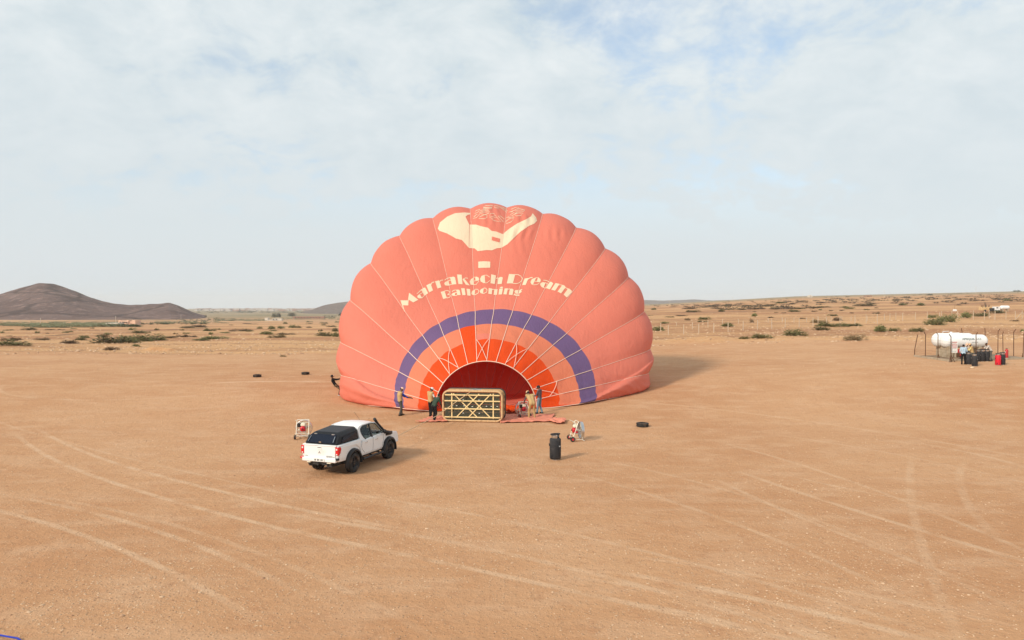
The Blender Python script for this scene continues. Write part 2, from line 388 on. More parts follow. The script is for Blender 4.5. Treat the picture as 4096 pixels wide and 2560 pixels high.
def build_ground():
    sx = np.linspace(-1, 1, 431); xs = 12.2 * np.sinh(7.3 * sx)
    lo, hi = math.asinh((-120 - 42) / 14.0), math.asinh((9000 - 42) / 14.0)
    ys = 42 + 14.0 * np.sinh(np.linspace(lo, hi, 420))
    X, Y = np.meshgrid(xs, ys); Z = zt(X, Y)
    nx, ny = len(xs), len(ys)
    v = np.stack([X, Y, Z], -1).reshape(-1, 3)
    i = np.arange(nx - 1)[None, :] + nx * np.arange(ny - 1)[:, None]
    f = np.stack([i, i + 1, i + nx + 1, i + nx], -1).reshape(-1, 4)
    tag(link('ground', np_mesh('ground', v, f, M_ground, smooth=True)), kind='structure')
build_ground()

# ------------------------------------------------------------------ loose stones: far too many to count
def build_stones():
    m, nt, b = base_mat('pale_stone')
    geo = N(nt, 'ShaderNodeNewGeometry'); cr = N(nt, 'ShaderNodeMix', data_type='RGBA'); L(nt, geo.outputs['Random Per Island'], cr.inputs[0])
    cr.inputs[6].default_value = (.38, .205, .11, 1); cr.inputs[7].default_value = (.68, .47, .295, 1)
    L(nt, cr.outputs[2], b.inputs['Base Color']); b.inputs['Roughness'].default_value = .9
    oct_v = np.array([(1, 0, 0), (0, 1, 0), (-1, 0, 0), (0, -1, 0), (0, 0, .8), (.6, .55, .45), (-.5, .6, .4), (-.6, -.5, .45), (.5, -.6, .4), (.7, .7, -.2), (-.7, .7, -.2), (-.7, -.7, -.2), (.7, -.7, -.2)])
    oct_f = np.array([(4, 5, 6), (4, 6, 7), (4, 7, 8), (4, 8, 5), (5, 0, 9), (5, 9, 1), (5, 1, 6), (6, 1, 10), (6, 10, 2), (6, 2, 7), (7, 2, 11), (7, 11, 3), (7, 3, 8), (8, 3, 12), (8, 12, 0), (8, 0, 5)])
    def patch(n, ylo, yhi, smin, smax, amax=.78, cl=0.0):
        # even over the picture-like wedge of ground in front, with clumping
        y = np.exp(nrs.uniform(math.log(ylo), math.log(yhi), n * 3)); x = nrs.uniform(-amax, amax, n * 3) * y
        w = .5 + .5 * np.sin(x * .37 + 1.7 * np.sin(y * .23)) * np.sin(y * .41 + 1.3 * np.sin(x * .19 + 2))
        keep = nrs.rand(n * 3) < (.10 + .9 * w ** 2); x, y = x[keep][:n], y[keep][:n]
        s = smin + (smax - smin) * nrs.rand(len(x)) ** 3.5
        return x, y, s
    A = [patch(56000, 12, 60, .008, .030), patch(260, 13, 70, .03, .065), patch(9000, 60, 112, .02, .06), patch(9000, 100, 175, .06, .24), patch(2500, 170, 330, .10, .38)]
    x = np.concatenate([a[0] for a in A]); y = np.concatenate([a[1] for a in A]); s = np.concatenate([a[2] for a in A])
    bal = ((x + 1.5) / 13.5) ** 2 + ((y - 63) / 14.5) ** 2 < 1
    bal |= (np.abs(x + .9) < 5.4) & (np.abs(y - 46.4) < 3.2)
    x, y, s = x[~bal], y[~bal], s[~bal]; z = zt(x, y); n = len(x)
    ang = nrs.uniform(0, 2 * math.pi, n); sc = s[:, None] * nrs.uniform(.65, 1.3, (n, 3)); sc[:, 2] *= .7
    V = oct_v[None] * nrs.uniform(.8, 1.2, (n, 13, 1)) * sc[:, None, :]
    c, si = np.cos(ang)[:, None], np.sin(ang)[:, None]
    V = np.stack([V[..., 0] * c - V[..., 1] * si + x[:, None], V[..., 0] * si + V[..., 1] * c + y[:, None], V[..., 2] + z[:, None] + .15 * s[:, None]], -1)
    Fc = oct_f[None] + 13 * np.arange(n)[:, None, None]
    tag(link('gravel', np_mesh('gravel', V.reshape(-1, 3), Fc.reshape(-1, 3), m)), 'loose pale stones strewn over the dry earth', 'gravel', kind='stuff')
build_stones()

# ------------------------------------------------------------------ hills
def hill_mat(name, c1, c2, walls=True):
    m, nt, b = base_mat(name); tc = N(nt, 'ShaderNodeTexCoord')
    def nz(scale, detail, sc=(1, 1, 1)):
        mp = N(nt, 'ShaderNodeMapping'); mp.inputs['Scale'].default_value = sc; L(nt, tc.outputs['Object'], mp.inputs[0])
        n = N(nt, 'ShaderNodeTexNoise'); n.inputs['Scale'].default_value = scale; n.inputs['Detail'].default_value = detail; n.inputs['Roughness'].default_value = .65; L(nt, mp.outputs[0], n.inputs[0]); return n
    n1 = nz(.012, 8); mx = N(nt, 'ShaderNodeMix', data_type='RGBA'); r = N(nt, 'ShaderNodeMapRange'); L(nt, n1.outputs[0], r.inputs[0]); r.inputs[1].default_value = .35; r.inputs[2].default_value = .65
    L(nt, r.outputs[0], mx.inputs[0]); mx.inputs[6].default_value = c1 + (1,); mx.inputs[7].default_value = c2 + (1,)
    o = mx.outputs[2]
    n2 = nz(.06, 6); r2 = N(nt, 'ShaderNodeMapRange'); L(nt, n2.outputs[0], r2.inputs[0]); r2.inputs[1].default_value = .54; r2.inputs[2].default_value = .68
    m2 = N(nt, 'ShaderNodeMix', data_type='RGBA'); L(nt, r2.outputs[0], m2.inputs[0]); L(nt, o, m2.inputs[6]); m2.inputs[7].default_value = tuple(x * 1.6 for x in c2) + (1,); o = m2.outputs[2]
    if walls:   # dry-stone boundary walls: dark lines along cells, stretched along the slope
        mp = N(nt, 'ShaderNodeMapping'); mp.inputs['Scale'].default_value = (.0035, .003, .022); L(nt, tc.outputs['Object'], mp.inputs[0])
        wz = N(nt, 'ShaderNodeTexNoise'); wz.inputs['Scale'].default_value = 1.6; L(nt, mp.outputs[0], wz.inputs[0])
        av = N(nt, 'ShaderNodeVectorMath', operation='MULTIPLY_ADD'); L(nt, wz.outputs['Color'], av.inputs[0]); av.inputs[1].default_value = (.5, .5, .5); L(nt, mp.outputs[0], av.inputs[2])
        vo = N(nt, 'ShaderNodeTexVoronoi', feature='DISTANCE_TO_EDGE'); vo.inputs['Scale'].default_value = 1.0; L(nt, av.outputs[0], vo.inputs[0])
        r3 = N(nt, 'ShaderNodeMapRange'); L(nt, vo.outputs['Distance'], r3.inputs[0]); r3.inputs[1].default_value = .010; r3.inputs[2].default_value = .034; r3.inputs[3].default_value = .75; r3.inputs[4].default_value = 0
        m3 = N(nt, 'ShaderNodeMix', data_type='RGBA'); L(nt, r3.outputs[0], m3.inputs[0]); L(nt, o, m3.inputs[6]); m3.inputs[7].default_value = tuple(x * .42 for x in c1) + (1,); o = m3.outputs[2]
    L(nt, o, b.inputs['Base Color']); b.inputs['Roughness'].default_value = 1; b.inputs['Specular IOR Level'].default_value = .05
    n4 = nz(.05, 8); bp = N(nt, 'ShaderNodeBump'); bp.inputs['Strength'].default_value = .9; bp.inputs['Distance'].default_value = 9.0; L(nt, n4.outputs[0], bp.inputs['Height']); L(nt, bp.outputs[0], b.inputs['Normal'])
    return m
def build_hill(name, sil, y0, yr, y1, m, nx=260, ny=60, rough=3.0):
    us = np.array([p[0] for p in sil], float); vv = np.array([p[1] for p in sil], float)
    u = np.linspace(us[0], us[-1], nx); v = np.interp(u, us, vv)
    k = np.ones(3) / 3; v = np.convolve(np.pad(v, 1, mode='edge'), k, 'valid')
    x = (u - CU) / F * yr; zr_ = CAMZ + (1215 - v) / F * yr
    ys = np.concatenate([np.linspace(y0, yr, ny // 2 + 1), np.linspace(yr, y1, ny // 2)[1:]])
    V = np.zeros((len(ys), nx, 3))
    for j, y in enumerate(ys):
        w = (y - y0) / (yr - y0) if y <= yr else (y1 - y) / (y1 - yr)
        sh = .30 * w + .70 * (w * w * (3 - 2 * w))
        base = zt(x * (y / yr), np.full(nx, y)) - 3
        zz = base + np.maximum(zr_ - base, 0) * sh
        for i in range(nx):
            zz[i] += rough * (noise.fractal(Vector((x[i] * .009, y * .009, 1.3)), 1.0, 2.1, 6)) * (w ** .6) * (.35 + .65 * (1 - w ** 3)) + rough * .35 * noise.noise(Vector((x[i] * .05, y * .05, 4))) * w
        V[j, :, 0] = x * (y / yr); V[j, :, 1] = y; V[j, :, 2] = zz
    ny_ = len(ys); i = np.arange(nx - 1)[None, :] + nx * np.arange(ny_ - 1)[:, None]
    f = np.stack([i, i + 1, i + nx + 1, i + nx], -1).reshape(-1, 4)
    return tag(link(name, np_mesh(name, V.reshape(-1, 3), f, m, smooth=True)), kind='structure')
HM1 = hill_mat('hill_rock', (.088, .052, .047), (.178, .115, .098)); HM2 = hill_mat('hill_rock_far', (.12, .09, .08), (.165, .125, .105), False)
SIL1 = [(-1500, 1285), (-1000, 1262), (-600, 1240), (-250, 1200), (0, 1177), (44, 1163), (102, 1146), (152, 1133), (180, 1131), (213, 1134), (257, 1148), (305, 1165), (356, 1187), (406, 1204), (457, 1215), (508, 1221), (559, 1219), (627, 1216), (677, 1210), (708, 1219), (745, 1236), (779, 1251), (820, 1266), (870, 1284), (900, 1295)]
build_hill('hill', SIL1, 1240, 1650, 2300, HM1, 420, 90, 2.6)
SIL2 = [(950, 1285), (1036, 1266), (1098, 1254), (1149, 1255), (1195, 1253), (1241, 1240), (1292, 1222), (1344, 1212), (1387, 1206), (1480, 1198), (1560, 1203), (1700, 1232), (1850, 1262), (2000, 1285)]
build_hill('hill', SIL2, 2300, 2900, 3700, HM2, 220, 50, 4.0)
SIL3 = [(2150, 1226), (2400, 1208), (2592, 1200), (2655, 1203), (2770, 1198), (2845, 1202), (2915, 1200), (3000, 1206), (3150, 1214), (3300, 1226)]
build_hill('hill', SIL3, 4300, 5200, 6200, HM2, 160, 40, 6.0)
# ------------------------------------------------------------------ hot-air balloon
C_SAL = (.80, .232, .158)
M_sal = fabric('salmon_nylon', C_SAL, .22, tcol=(.75, .07, .03))
M_sal2 = fabric('light_salmon_nylon', (.82, .25, .135), .25, tcol=(.8, .09, .02))
M_red = fabric('orange_red_nomex', (.88, .088, .007), .30, tcol=(.75, .03, .002))
M_pur = fabric('purple_nylon', (.165, .10, .22), .15, tcol=(.12, .02, .1))
M_cream = fabric('cream_nylon', (.88, .72, .50), .18, tcol=(.8, .5, .3))
M_tape = mat('white_load_tape', (.86, .62, .48), .7, var=.08)
M_tapew = mat('bare_white_tape', (.85, .80, .74), .7, var=.08)
M_cable = mat('red_cable', (.13, .008, .004), .7)
def zx(x, y): return (1300 + x * .6217, 780 + y * .6217)
#        d     uL    uR    vtop  zb
RINGS = [(49.3, 1740, 2146, 1446, .0), (51.3, 1672, 2238, 1357, .05), (53.2, 1613, 2318, 1296, .15), (54.8, 1577, 2385, 1238, .35)]
knots = []
for d, uL, uR, vt, zb in RINGS:
    a, b_, c = P(uL, 1215, d), P(uR, 1215, d), P((uL + uR) / 2, vt, d)
    knots.append((d, (a.x + b_.x) / 2, (b_.x - a.x) / 2, c.z, zb + float(zt((a.x + b_.x) / 2, d))))
for d, r, zt_, zb in [(56.4, 8.75, 8.45, .8), (58.0, 10.1, 10.75, 1.3), (59.6, 11.35, 12.75, 1.8), (61.2, 12.4, 14.2, 2.3), (63.2, 13.1, 15.15, 2.6),
                      (65.5, 13.2, 15.35, 2.7), (68.5, 12.3, 14.7, 2.8), (72, 9.9, 12.2, 3.0), (74.6, 6.2, 8.9, 3.2), (76.0, 2.5, 5.6, 3.4), (76.3, .015, 3.62, 3.6)]:
    knots.append((d, -1.42 if d > 58 else -1.5, r, zt_, zb + .35))
K = np.array(knots)
def catmull(K, s):
    i = np.clip(np.floor(s).astype(int), 0, len(K) - 2); t = (s - i)[:, None]
    p0, p1, p2, p3 = K[np.clip(i - 1, 0, len(K) - 1)], K[i], K[i + 1], K[np.clip(i + 2, 0, len(K) - 1)]
    return p1 + .5 * t * (p2 - p0 + t * (2 * p0 - 5 * p1 + 4 * p2 - p3 + t * (3 * (p1 - p2) + p3 - p0)))
SIL = [(1361, 1371), (1396, 1215), (1488, 1077), (1605, 966), (1734, 882), (1887, 843), (2034, 831), (2181, 857), (2320, 914), (2438, 1005), (2530, 1125), (2592, 1265), (2613, 1408)]
th_eq = [math.atan2((1425 - v) / 592, (u - 1986) / 625) for u, v in SIL]
th_eq = [R(203), R(188)] + [t if t > 0 else t for t in th_eq] + [R(-10), R(-24)]
th_mo = [R(a) for a in (184, 171, 158, 146.5, 134, 122, 110.5, 100, 89, 78.5, 68, 58, 47, 36.5, 24, 11, -3)]
th_eq = np.array(th_eq); th_mo = np.array(th_mo)
YAW = math.tan(R(7.5))
DEL = [.5, 2.3, 3.7, 4.5, 5.2, 5.8, 6.3, 6.7, 7.0, 7.1, 6.8, 5.5, 3.5, 1.5, 0]
SEG = [(0, 10), (1, 9), (2, 8), (3, 10), (4, 10), (5, 10), (6, 10), (7, 10), (8, 9), (9, 8), (10, 8), (11, 6), (12, 5), (13, 3)]
S_ALL = np.concatenate([k + np.arange(n) / n for k, n in SEG] + [np.array([14.0])])
KS = catmull(K, S_ALL)
DL = np.interp(S_ALL, range(15), DEL)
bul = np.interp(S_ALL, [0, 1, 2, 3, 4, 5, 6, 7, 8, 12, 14], [.03, .025, .025, .03, .047, .068, .088, .106, .112, .12, .08])
def env_point(s_row, th, out=0.0):
    # s_row indexes KS rows (arrays broadcast); th angle; out extra offset outward
    d, xc, r, ztop, zb = [KS[s_row, k] for k in range(5)]
    ct, st = np.cos(th), np.sin(th)
    x = xc + (r + out) * ct
    y = d + YAW * (x - xc) * (1 - .6 * np.maximum(st, 0)) - DL[s_row] * (1 - np.maximum(st, -.1)) - out * .3
    x = x * y / d
    zg = zt(x, y) + .03
    up = zb + (ztop + out - zb) * np.maximum(st, 0)
    lowf = sstep(0, .29, np.maximum(-st, 0))
    lo = zb + (zg - zb) * lowf
    z = np.where(st >= 0, up, lo)
    return np.stack([x, y, np.maximum(z, zg)], -1)
def env_s(sv, th, out=0.0):      # one point at a fractional ring
    k = min(int(np.searchsorted(S_ALL, sv, 'right') - 1), len(S_ALL) - 2); k = max(k, 0); t = (sv - S_ALL[k]) / (S_ALL[k + 1] - S_ALL[k])
    q = env_point(np.array([k, k + 1]), np.array([th, th]), np.array([out, out])); return q[0] * (1 - t) + q[1] * t
def pix(p):
    f = p[1] * cp - (p[2] - CAMZ) * sp; up_ = p[1] * sp + (p[2] - CAMZ) * cp
    return CU + F * p[0] / f, CV - F * up_ / f
wmix = np.interp(S_ALL, [0, 1, 2, 3, 4.5, 6.5, 9, 14], [0, .14, .27, .40, .60, .84, 1, 1])
# seam angle along the envelope: tapes run straight from the mouth to the shoulder
TH_S = []
for g in range(len(th_eq)):
    lin = th_mo[g] * (1 - wmix) + th_eq[g] * wmix
    if 1 <= g <= len(th_eq) - 2:
        m0 = pix(env_s(0, th_mo[g])); s0 = pix(env_s(8.6, th_eq[g])); dx, dy = s0[0] - m0[0], s0[1] - m0[1]
        sol = lin.copy()
        for r_, sv in enumerate(S_ALL):
            if sv > 8.0 or sv < .05: continue
            def side(t):
                q = pix(env_point(np.array([r_]), np.array([t]), np.array([0.0]))[0]); return dx * (q[1] - m0[1]) - dy * (q[0] - m0[0])
            lo, hi = lin[r_] - .45, lin[r_] + .45; fl = side(lo)
            if fl * side(hi) > 0: continue
            for _ in range(22):
                md = (lo + hi) / 2; fm = side(md)
                if fl * fm <= 0: hi = md
                else: lo, fl = md, fm
            sol[r_] = (lo + hi) / 2
        w8 = sstep(6.0, 8.6, S_ALL); sol = sol * (1 - w8) + lin * w8
        kk = np.ones(7) / 7; sm_ = np.convolve(np.pad(sol, 3, mode='edge'), kk, 'valid'); sm_[0] = th_mo[g]; TH_S.append(sm_)
    else: TH_S.append(lin)
TH_S = np.array(TH_S)
balloon = thing('hot_air_balloon', 'huge salmon hot air balloon half inflated on the ground with purple band', 'balloon', (-1.6, 49.3, float(zt(-1.6, 49.3))))
BO = Vector(balloon.location)
NG = len(th_eq) - 1; NC = 22
gore_tris_v = []; gore_tris_f = []
def wrinkle(Pn, g, rows, fr):
    # creases: fan out of low seams and a ruffled patch beside the emblem
    S = S_ALL[rows]; out = np.zeros(Pn.shape[:2])
    x, y, z = Pn[..., 0], Pn[..., 1], Pn[..., 2]
    low = sstep(3.2, .4, z) * (1 - sstep(7.5, 9.5, S))[:, None]
    ph = z * 5.0 + x * 2.2 + 1.1 * np.sin(x * 1.7 + y)
    out += low * .055 * (np.sin(ph) * np.sin(x * 1.3 - z * 2.0 + g) + .5 * np.sin(ph * 2.3 + y * 3))
    if g in (8, 9):
        m = sstep(4.9, 5.7, S)[:, None] * (1 - sstep(6.6, 7.3, S))[:, None] * np.sin(math.pi * np.clip(fr, 0, 1))[None, :]
        out += m * (.10 if g == 8 else .06) * np.sin(x * 9 + 2.2 * np.sin(z * 1.7) + (0 if g == 8 else z * 3)) * (.6 + .4 * np.sin(z * 4.1))
    if g == 7:
        m = sstep(6.0, 6.4, S)[:, None] * (1 - sstep(7.3, 7.8, S))[:, None] * np.sin(math.pi * np.clip(fr, 0, 1))[None, :]
        out += m * .05 * np.sin(x * 10 + 1.5 * np.sin(z * 2.2))
    m = (1 - sstep(1.0, 1.9, S))[:, None]
    out += m * .03 * np.sin(x * 3.1 + z * 4) * np.sin(math.pi * fr)[None, :]
    out += .022 * np.sin(x * 1.9 + 2 * np.sin(z * 1.1)) * np.sin(z * 2.3 + x * .6) * np.sin(math.pi * fr)[None, :]
    return out
for g in range(NG):
    rows = np.arange(len(S_ALL)); fr = np.linspace(0, 1, NC + 1)
    thL = TH_S[g]; thR = TH_S[g + 1]
    TH = thL[:, None] * (1 - fr) + thR[:, None] * fr
    chord = KS[:, 2] * np.abs(thL - thR)
    O = bul[:, None] * chord[:, None] * (1 - (2 * fr - 1) ** 2)[None, :]
    RR = np.repeat(rows[:, None], NC + 1, 1)
    Pn = env_point(RR, TH, O)
    O = O + wrinkle(Pn, g, rows, fr); Pn = env_point(RR, TH, O)
    nr = len(rows); i = np.arange(NC)[None, :] + (NC + 1) * np.arange(nr - 1)[:, None]
    f = np.stack([i, i + NC + 1, i + NC + 2, i + 1], -1).reshape(-1, 4)
    sm = np.repeat((S_ALL[:-1] + S_ALL[1:]) / 2, NC); cm = np.tile((fr[:-1] + fr[1:]) / 2, nr - 1)
    mi = np.where(sm < 1, 2, np.where(sm < 2, 1, np.where(sm < 3, 3, 0)))
    if g == 6: mi = np.where((sm > 1) & (sm < 2), 4, mi)
    if g == 7: mi = np.where((sm > 1) & (sm < 1.34), 4, mi)
    v = Pn.reshape(-1, 3)
    gore_tris_f += [tuple(int(q) + len(gore_tris_v) for q in ff) for ff in f]; gore_tris_v += [tuple(p) for p in v]
    o = link('gore_panel', np_mesh('gore_panel', v - np.array(BO), f, [M_sal, M_sal2, M_red, M_pur, M_red if g == 6 else M_sal], mi, True), balloon)
# the underside of the envelope lying on the ground
def floor_panel():
    rows = np.arange(len(S_ALL)); NF = 61; th = np.linspace(0, 1, NF)
    thA = th_mo[0] * (1 - wmix) + th_eq[0] * wmix; thB = th_mo[-1] * (1 - wmix) + th_eq[-1] * wmix + 2 * math.pi
    TH = thA[:, None] * (1 - th) + thB[:, None] * th; RR = np.repeat(rows[:, None], NF, 1)
    Pn = env_point(RR, TH); Pn[..., 2] += .04 + .10 * np.abs(np.sin(Pn[..., 0] * 1.3 + np.sin(Pn[..., 1] * .9)) * np.sin(Pn[..., 1] * 1.1)) * (np.sin(math.pi * th))[None, :]
    for fx, fy, fr_, fh in ((-3.2, 58.5, 2.6, 2.0), (.8, 57.5, 2.9, 1.7), (-6.2, 60, 2.4, 1.6), (3.9, 60.5, 2.8, 1.9), (-1.2, 63, 4.0, 2.6)):   # air pockets swelling under the loose floor cloth
        dd = np.hypot(Pn[..., 0] - fx, (Pn[..., 1] - fy) * .9) / fr_; Pn[..., 2] += fh * np.clip(1 - dd ** 2, 0, 1) ** .8 * np.sin(math.pi * th)[None, :] ** .5
    i = np.arange(NF - 1)[None, :] + NF * np.arange(len(rows) - 1)[:, None]
    f = np.stack([i, i + NF, i + NF + 1, i + 1], -1).reshape(-1, 4)
    sm = np.repeat((S_ALL[:-1] + S_ALL[1:]) / 2, NF - 1); mi = np.where(sm < 2.5, 2, 0)
    link('underside_panel', np_mesh('underside_panel', Pn.reshape(-1, 3) - np.array(BO), f, [M_sal, M_sal2, M_red, M_pur], mi, True), balloon)
floor_panel()
bvh = BVHTree.FromPolygons(gore_tris_v, gore_tris_f)
# seam tapes
seam_pts = []
for g in range(len(th_eq)):
    th = TH_S[g]
    p = env_point(np.arange(len(S_ALL)), th, np.full(len(S_ALL), .035)); seam_pts.append(p)
    k3 = int(np.argmin(abs(S_ALL - 3)))
    last = len(S_ALL)
    mb = MB(); q = [Vector(a) - BO for a in p[:last]]
    def strip(pts, w, m):
        mb.tube(pts, [w] * len(pts), 5, m)
    strip(q[:k3 + 1], .022, 1); strip(q[k3:], .0145, 0)
    mb.build('load_tape', [M_tape, M_tape], balloon, 60)
# mouth rim cord
rim = []
for g in range(NG):
    for k in range(6):
        th = th_mo[g] + (th_mo[g + 1] - th_mo[g]) * k / 6; rim.append(Vector(env_point(np.array([0]), np.array([th]), np.array([.02]))[0]) - BO + Vector((0, -.02, 0)))
MB().tube(rim, .035, 6).build('mouth_cord', M_tape, balloon, 60)
def seam_at(g, s):
    return Vector([np.interp(s, S_ALL, seam_pts[g][:, k]) for k in range(3)])
# crossing tapes on the orange skirt
for a, b_, sa, sb_ in [(4, 5, 1.0, .06), (5, 4, 1.0, .06), (7, 8, 1.0, .06), (8, 7, 1.0, .1), (10, 11, 1.0, .1), (11, 10, 1.0, .1), (14, 15, 1.05, .6), (14, 15, .05, .95)]:
    pts = []
    for k in range(13):
        t = k / 12; sv = sa + (sb_ - sa) * t; gg = a + (b_ - a) * t; g0 = min(int(math.floor(gg)), len(th_eq) - 2); ff = gg - g0
        th = np.interp(sv, S_ALL, TH_S[g0]) * (1 - ff) + np.interp(sv, S_ALL, TH_S[g0 + 1]) * ff
        pts.append(Vector(env_s(sv, th, .07 + .22 * ff * (1 - ff))) - BO)
    MB().tube(pts, .018, 5).build('cross_tape', M_tape, balloon, 60)

# lettering and emblem: cloth applied on the panels
def project(u, v):
    for k in range(60):
        d = ray(u, v + k * 1.5)
        h = bvh.ray_cast(Vector((0, 0, CAMZ)), Vector(d).normalized())
        if h[0] is not None:
            n = h[1]
            if n.dot(Vector(d)) > 0: n = -n
            return h[0], n
    return None
def decal(polys, name, m, off=.02, maxe=7.0, label=None):
    vs = []; fs = []
    for k, poly in enumerate(polys):
        tri = tessellate_polygon([[Vector((p[0], p[1], 0)) for p in poly]])
        T = [[Vector((poly[i][0], poly[i][1])) for i in t] for t in tri]
        done = []
        while T:
            t = T.pop(); e = [(t[1] - t[0]).length, (t[2] - t[1]).length, (t[0] - t[2]).length]; j = int(np.argmax(e))
            if e[j] > maxe:
                a, b_, c = t[j], t[(j + 1) % 3], t[(j + 2) % 3]; mid = (a + b_) / 2; T += [[a, mid, c], [mid, b_, c]]
            else: done.append(t)
        for t in done:
            ids = []
            for p in t:
                h = project(p.x, p.y)
                if h is None: break
                vs.append(tuple(h[0] + h[1] * (off + .0015 * k) - BO)); ids.append(len(vs) - 1)
            if len(ids) == 3: fs.append(ids)
    if not fs: return None
    me = bpy.data.meshes.new(name); me.from_pydata(vs, [], fs); me.materials.append(m)
    bm = bmesh.new(); bm.from_mesh(me); bmesh.ops.remove_doubles(bm, verts=bm.verts, dist=.0008); bmesh.ops.recalc_face_normals(bm, faces=bm.faces); bm.to_mesh(me); bm.free()
    me.polygons.foreach_set('use_smooth', [True] * len(me.polygons))
    o = link(name, me, balloon)
    if label: o['label'] = label
    return o
def stroke(pts, w, closed=False):
    pts = [Vector(p) for p in pts]; n = len(pts); out = []
    if closed: pts = pts + [pts[0]]; n += 1
    L_, R_ = [], []
    for i in range(n):
        if closed: t = pts[(i + 1) % (n - 1)] - pts[(i - 1) % (n - 1)] if i not in (0, n - 1) else pts[1] - pts[n - 2]
        else: t = pts[min(i + 1, n - 1)] - pts[max(i - 1, 0)]
        t.normalize(); q = Vector((-t.y, t.x)) * (w / 2); L_.append(pts[i] + q); R_.append(pts[i] - q)
    return [[L_[i], L_[i + 1], R_[i + 1], R_[i]] for i in range(n - 1)]
def S(pts, w): return ('s', pts, w)
GA = [  # letters traced in the first close view
 [[(80,750),(280,755),(312,550),(560,738),(425,808),(300,735),(290,890),(150,885),(198,1050),(180,1055)]],
 [S([(525,578),(600,505),(650,455)],16), [(610,505),(690,420),(745,408),(825,560),(725,632),(665,520),(640,485)], [(600,585),(545,620),(530,665),(570,700),(640,700),(660,690)], S([(605,585),(680,545)],14), S([(655,695),(715,630)],14)],
 [[(775,350),(885,295),(905,345),(955,485),(855,538)], S([(895,335),(935,270),(990,262)],24)],
 [[(1010,240),(1120,215),(1180,405),(1075,435)], S([(1133,250),(1175,210),(1225,210)],20)],
 [S([(1265,210),(1330,165),(1412,140)],18), [(1412,130),(1500,115),(1550,135),(1585,320),(1465,330),(1420,160)], [(1370,225),(1290,255),(1255,300),(1280,350),(1340,360),(1405,350)], S([(1368,228),(1440,210)],16), S([(1400,345),(1465,318)],16)],
 [[(1600,55),(1725,65),(1750,320),(1640,315)], [(1750,190),(1790,165),(1945,355),(1835,330)], S([(1770,180),(1830,150),(1895,160)],18)],
 [[(2060,135),(1975,180),(1940,250),(1965,330),(2050,340),(2035,230),(2040,150)], [(2090,125),(2130,115),(2180,140),(2200,190),(2190,208),(2100,215)], S([(2040,238),(2190,212)],16), S([(2050,335),(2120,325),(2190,235)],16), S([(2050,140),(2095,125)],14)],
 [[(2340,70),(2260,95),(2220,180),(2240,250),(2320,290),(2360,285),(2345,80)], S([(2345,76),(2400,76),(2480,130)],16), S([(2350,286),(2400,286),(2485,220)],16)],
 [[(1160,525),(1260,500),(1330,690),(1230,718)], S([(1262,505),(1330,490),(1400,510),(1400,560),(1350,600)],19), S([(1345,602),(1400,604),(1425,640),(1390,680),(1328,692)],19)],
 [S([(1465,520),(1510,485),(1565,472)],19), [(1565,468),(1640,465),(1675,490),(1700,612),(1605,615),(1590,500)], [(1560,540),(1490,555),(1455,595),(1480,630),(1550,635),(1545,600)], S([(1555,546),(1595,538)],19), S([(1550,630),(1602,618)],19)],
 [[(1710,425),(1805,430),(1832,610),(1745,615)]], [[(1855,440),(1950,450),(1965,630),(1880,620)]],
 [[(2090,455),(2010,500),(1985,560),(2010,605),(2075,615),(2085,540)], S([(2092,457),(2150,455),(2190,495),(2170,560),(2080,610)],19)],
 [[(2320,420),(2240,455),(2210,510),(2235,560),(2300,578),(2310,500)], S([(2322,422),(2380,430),(2410,480),(2390,540),(2305,576)],19)]]
GB = [
 [[(165,118),(292,150),(262,380),(148,360)], [(360,215),(420,190),(465,195),(478,220),(448,378),(335,385)], S([(288,228),(358,222)],16)],
 [[(648,110),(812,120),(748,365),(585,365)], S([(808,126),(880,126),(960,165),(1000,235),(985,290),(920,350),(850,372),(745,366)],18)],
 [[(1065,235),(1170,218),(1095,405),(1000,410)], S([(1155,250),(1210,215),(1280,205)],24)],
 [[(1370,205),(1260,250),(1220,330),(1245,385),(1310,410),(1300,370),(1345,270),(1380,215)], [(1400,205),(1440,205),(1490,250),(1500,300),(1480,325),(1395,305),(1420,220)], S([(1330,302),(1480,332)],16), S([(1312,403),(1380,400),(1460,365)],16), S([(1375,212),(1410,210)],14)],
 [S([(1565,275),(1650,285),(1725,325)],18), [(1725,320),(1790,325),(1835,370),(1745,525),(1635,490),(1690,400),(1740,335)], [(1630,350),(1560,330),(1495,355),(1480,400),(1520,460),(1580,490),(1590,440)], S([(1620,340),(1692,392)],16), S([(1580,483),(1640,492)],16)],
 [[(1895,355),(2005,378),(1885,560),(1780,535)], [(2060,400),(2130,420),(2170,465),(2045,632),(1950,585),(2060,430)], [(2190,490),(2270,510),(2330,560),(2330,600),(2200,745),(2110,665),(2215,530)], S([(1992,405),(2062,408)],16), S([(2150,478),(2210,500)],16)],
 [[(100,490),(195,508),(180,655),(90,645)], [(250,520),(340,525),(322,670),(232,675)], S([(190,530),(250,524)],19)],
 [[(385,508),(480,500),(455,660),(365,665)], [(395,480),(415,462),(450,453),(485,460),(485,478),(460,492),(420,494)]],
 [[(530,500),(615,498),(580,662),(495,655)], [(670,510),(730,505),(768,540),(738,678),(638,668)], S([(612,522),(672,512)],19)],
 [[(890,540),(820,545),(790,580),(815,635),(870,645),(890,560)], [(920,545),(960,540),(990,580),(950,625),(890,650),(920,570)], S([(800,645),(775,668),(860,685),(925,682)],34), S([(945,545),(1000,530)],19)]]
for lst, ox, oy in ((GA, 1590, 1090), (GB, 1940, 1080)):
    for gl in lst:
        polys = []
        for q in gl: polys += stroke(q[1], q[2]) if isinstance(q, tuple) and q[0] == 's' else [q]
        decal([[(ox + p[0] * .14876, oy + p[1] * .14876) for p in poly] for poly in polys], 'letter', M_cream)
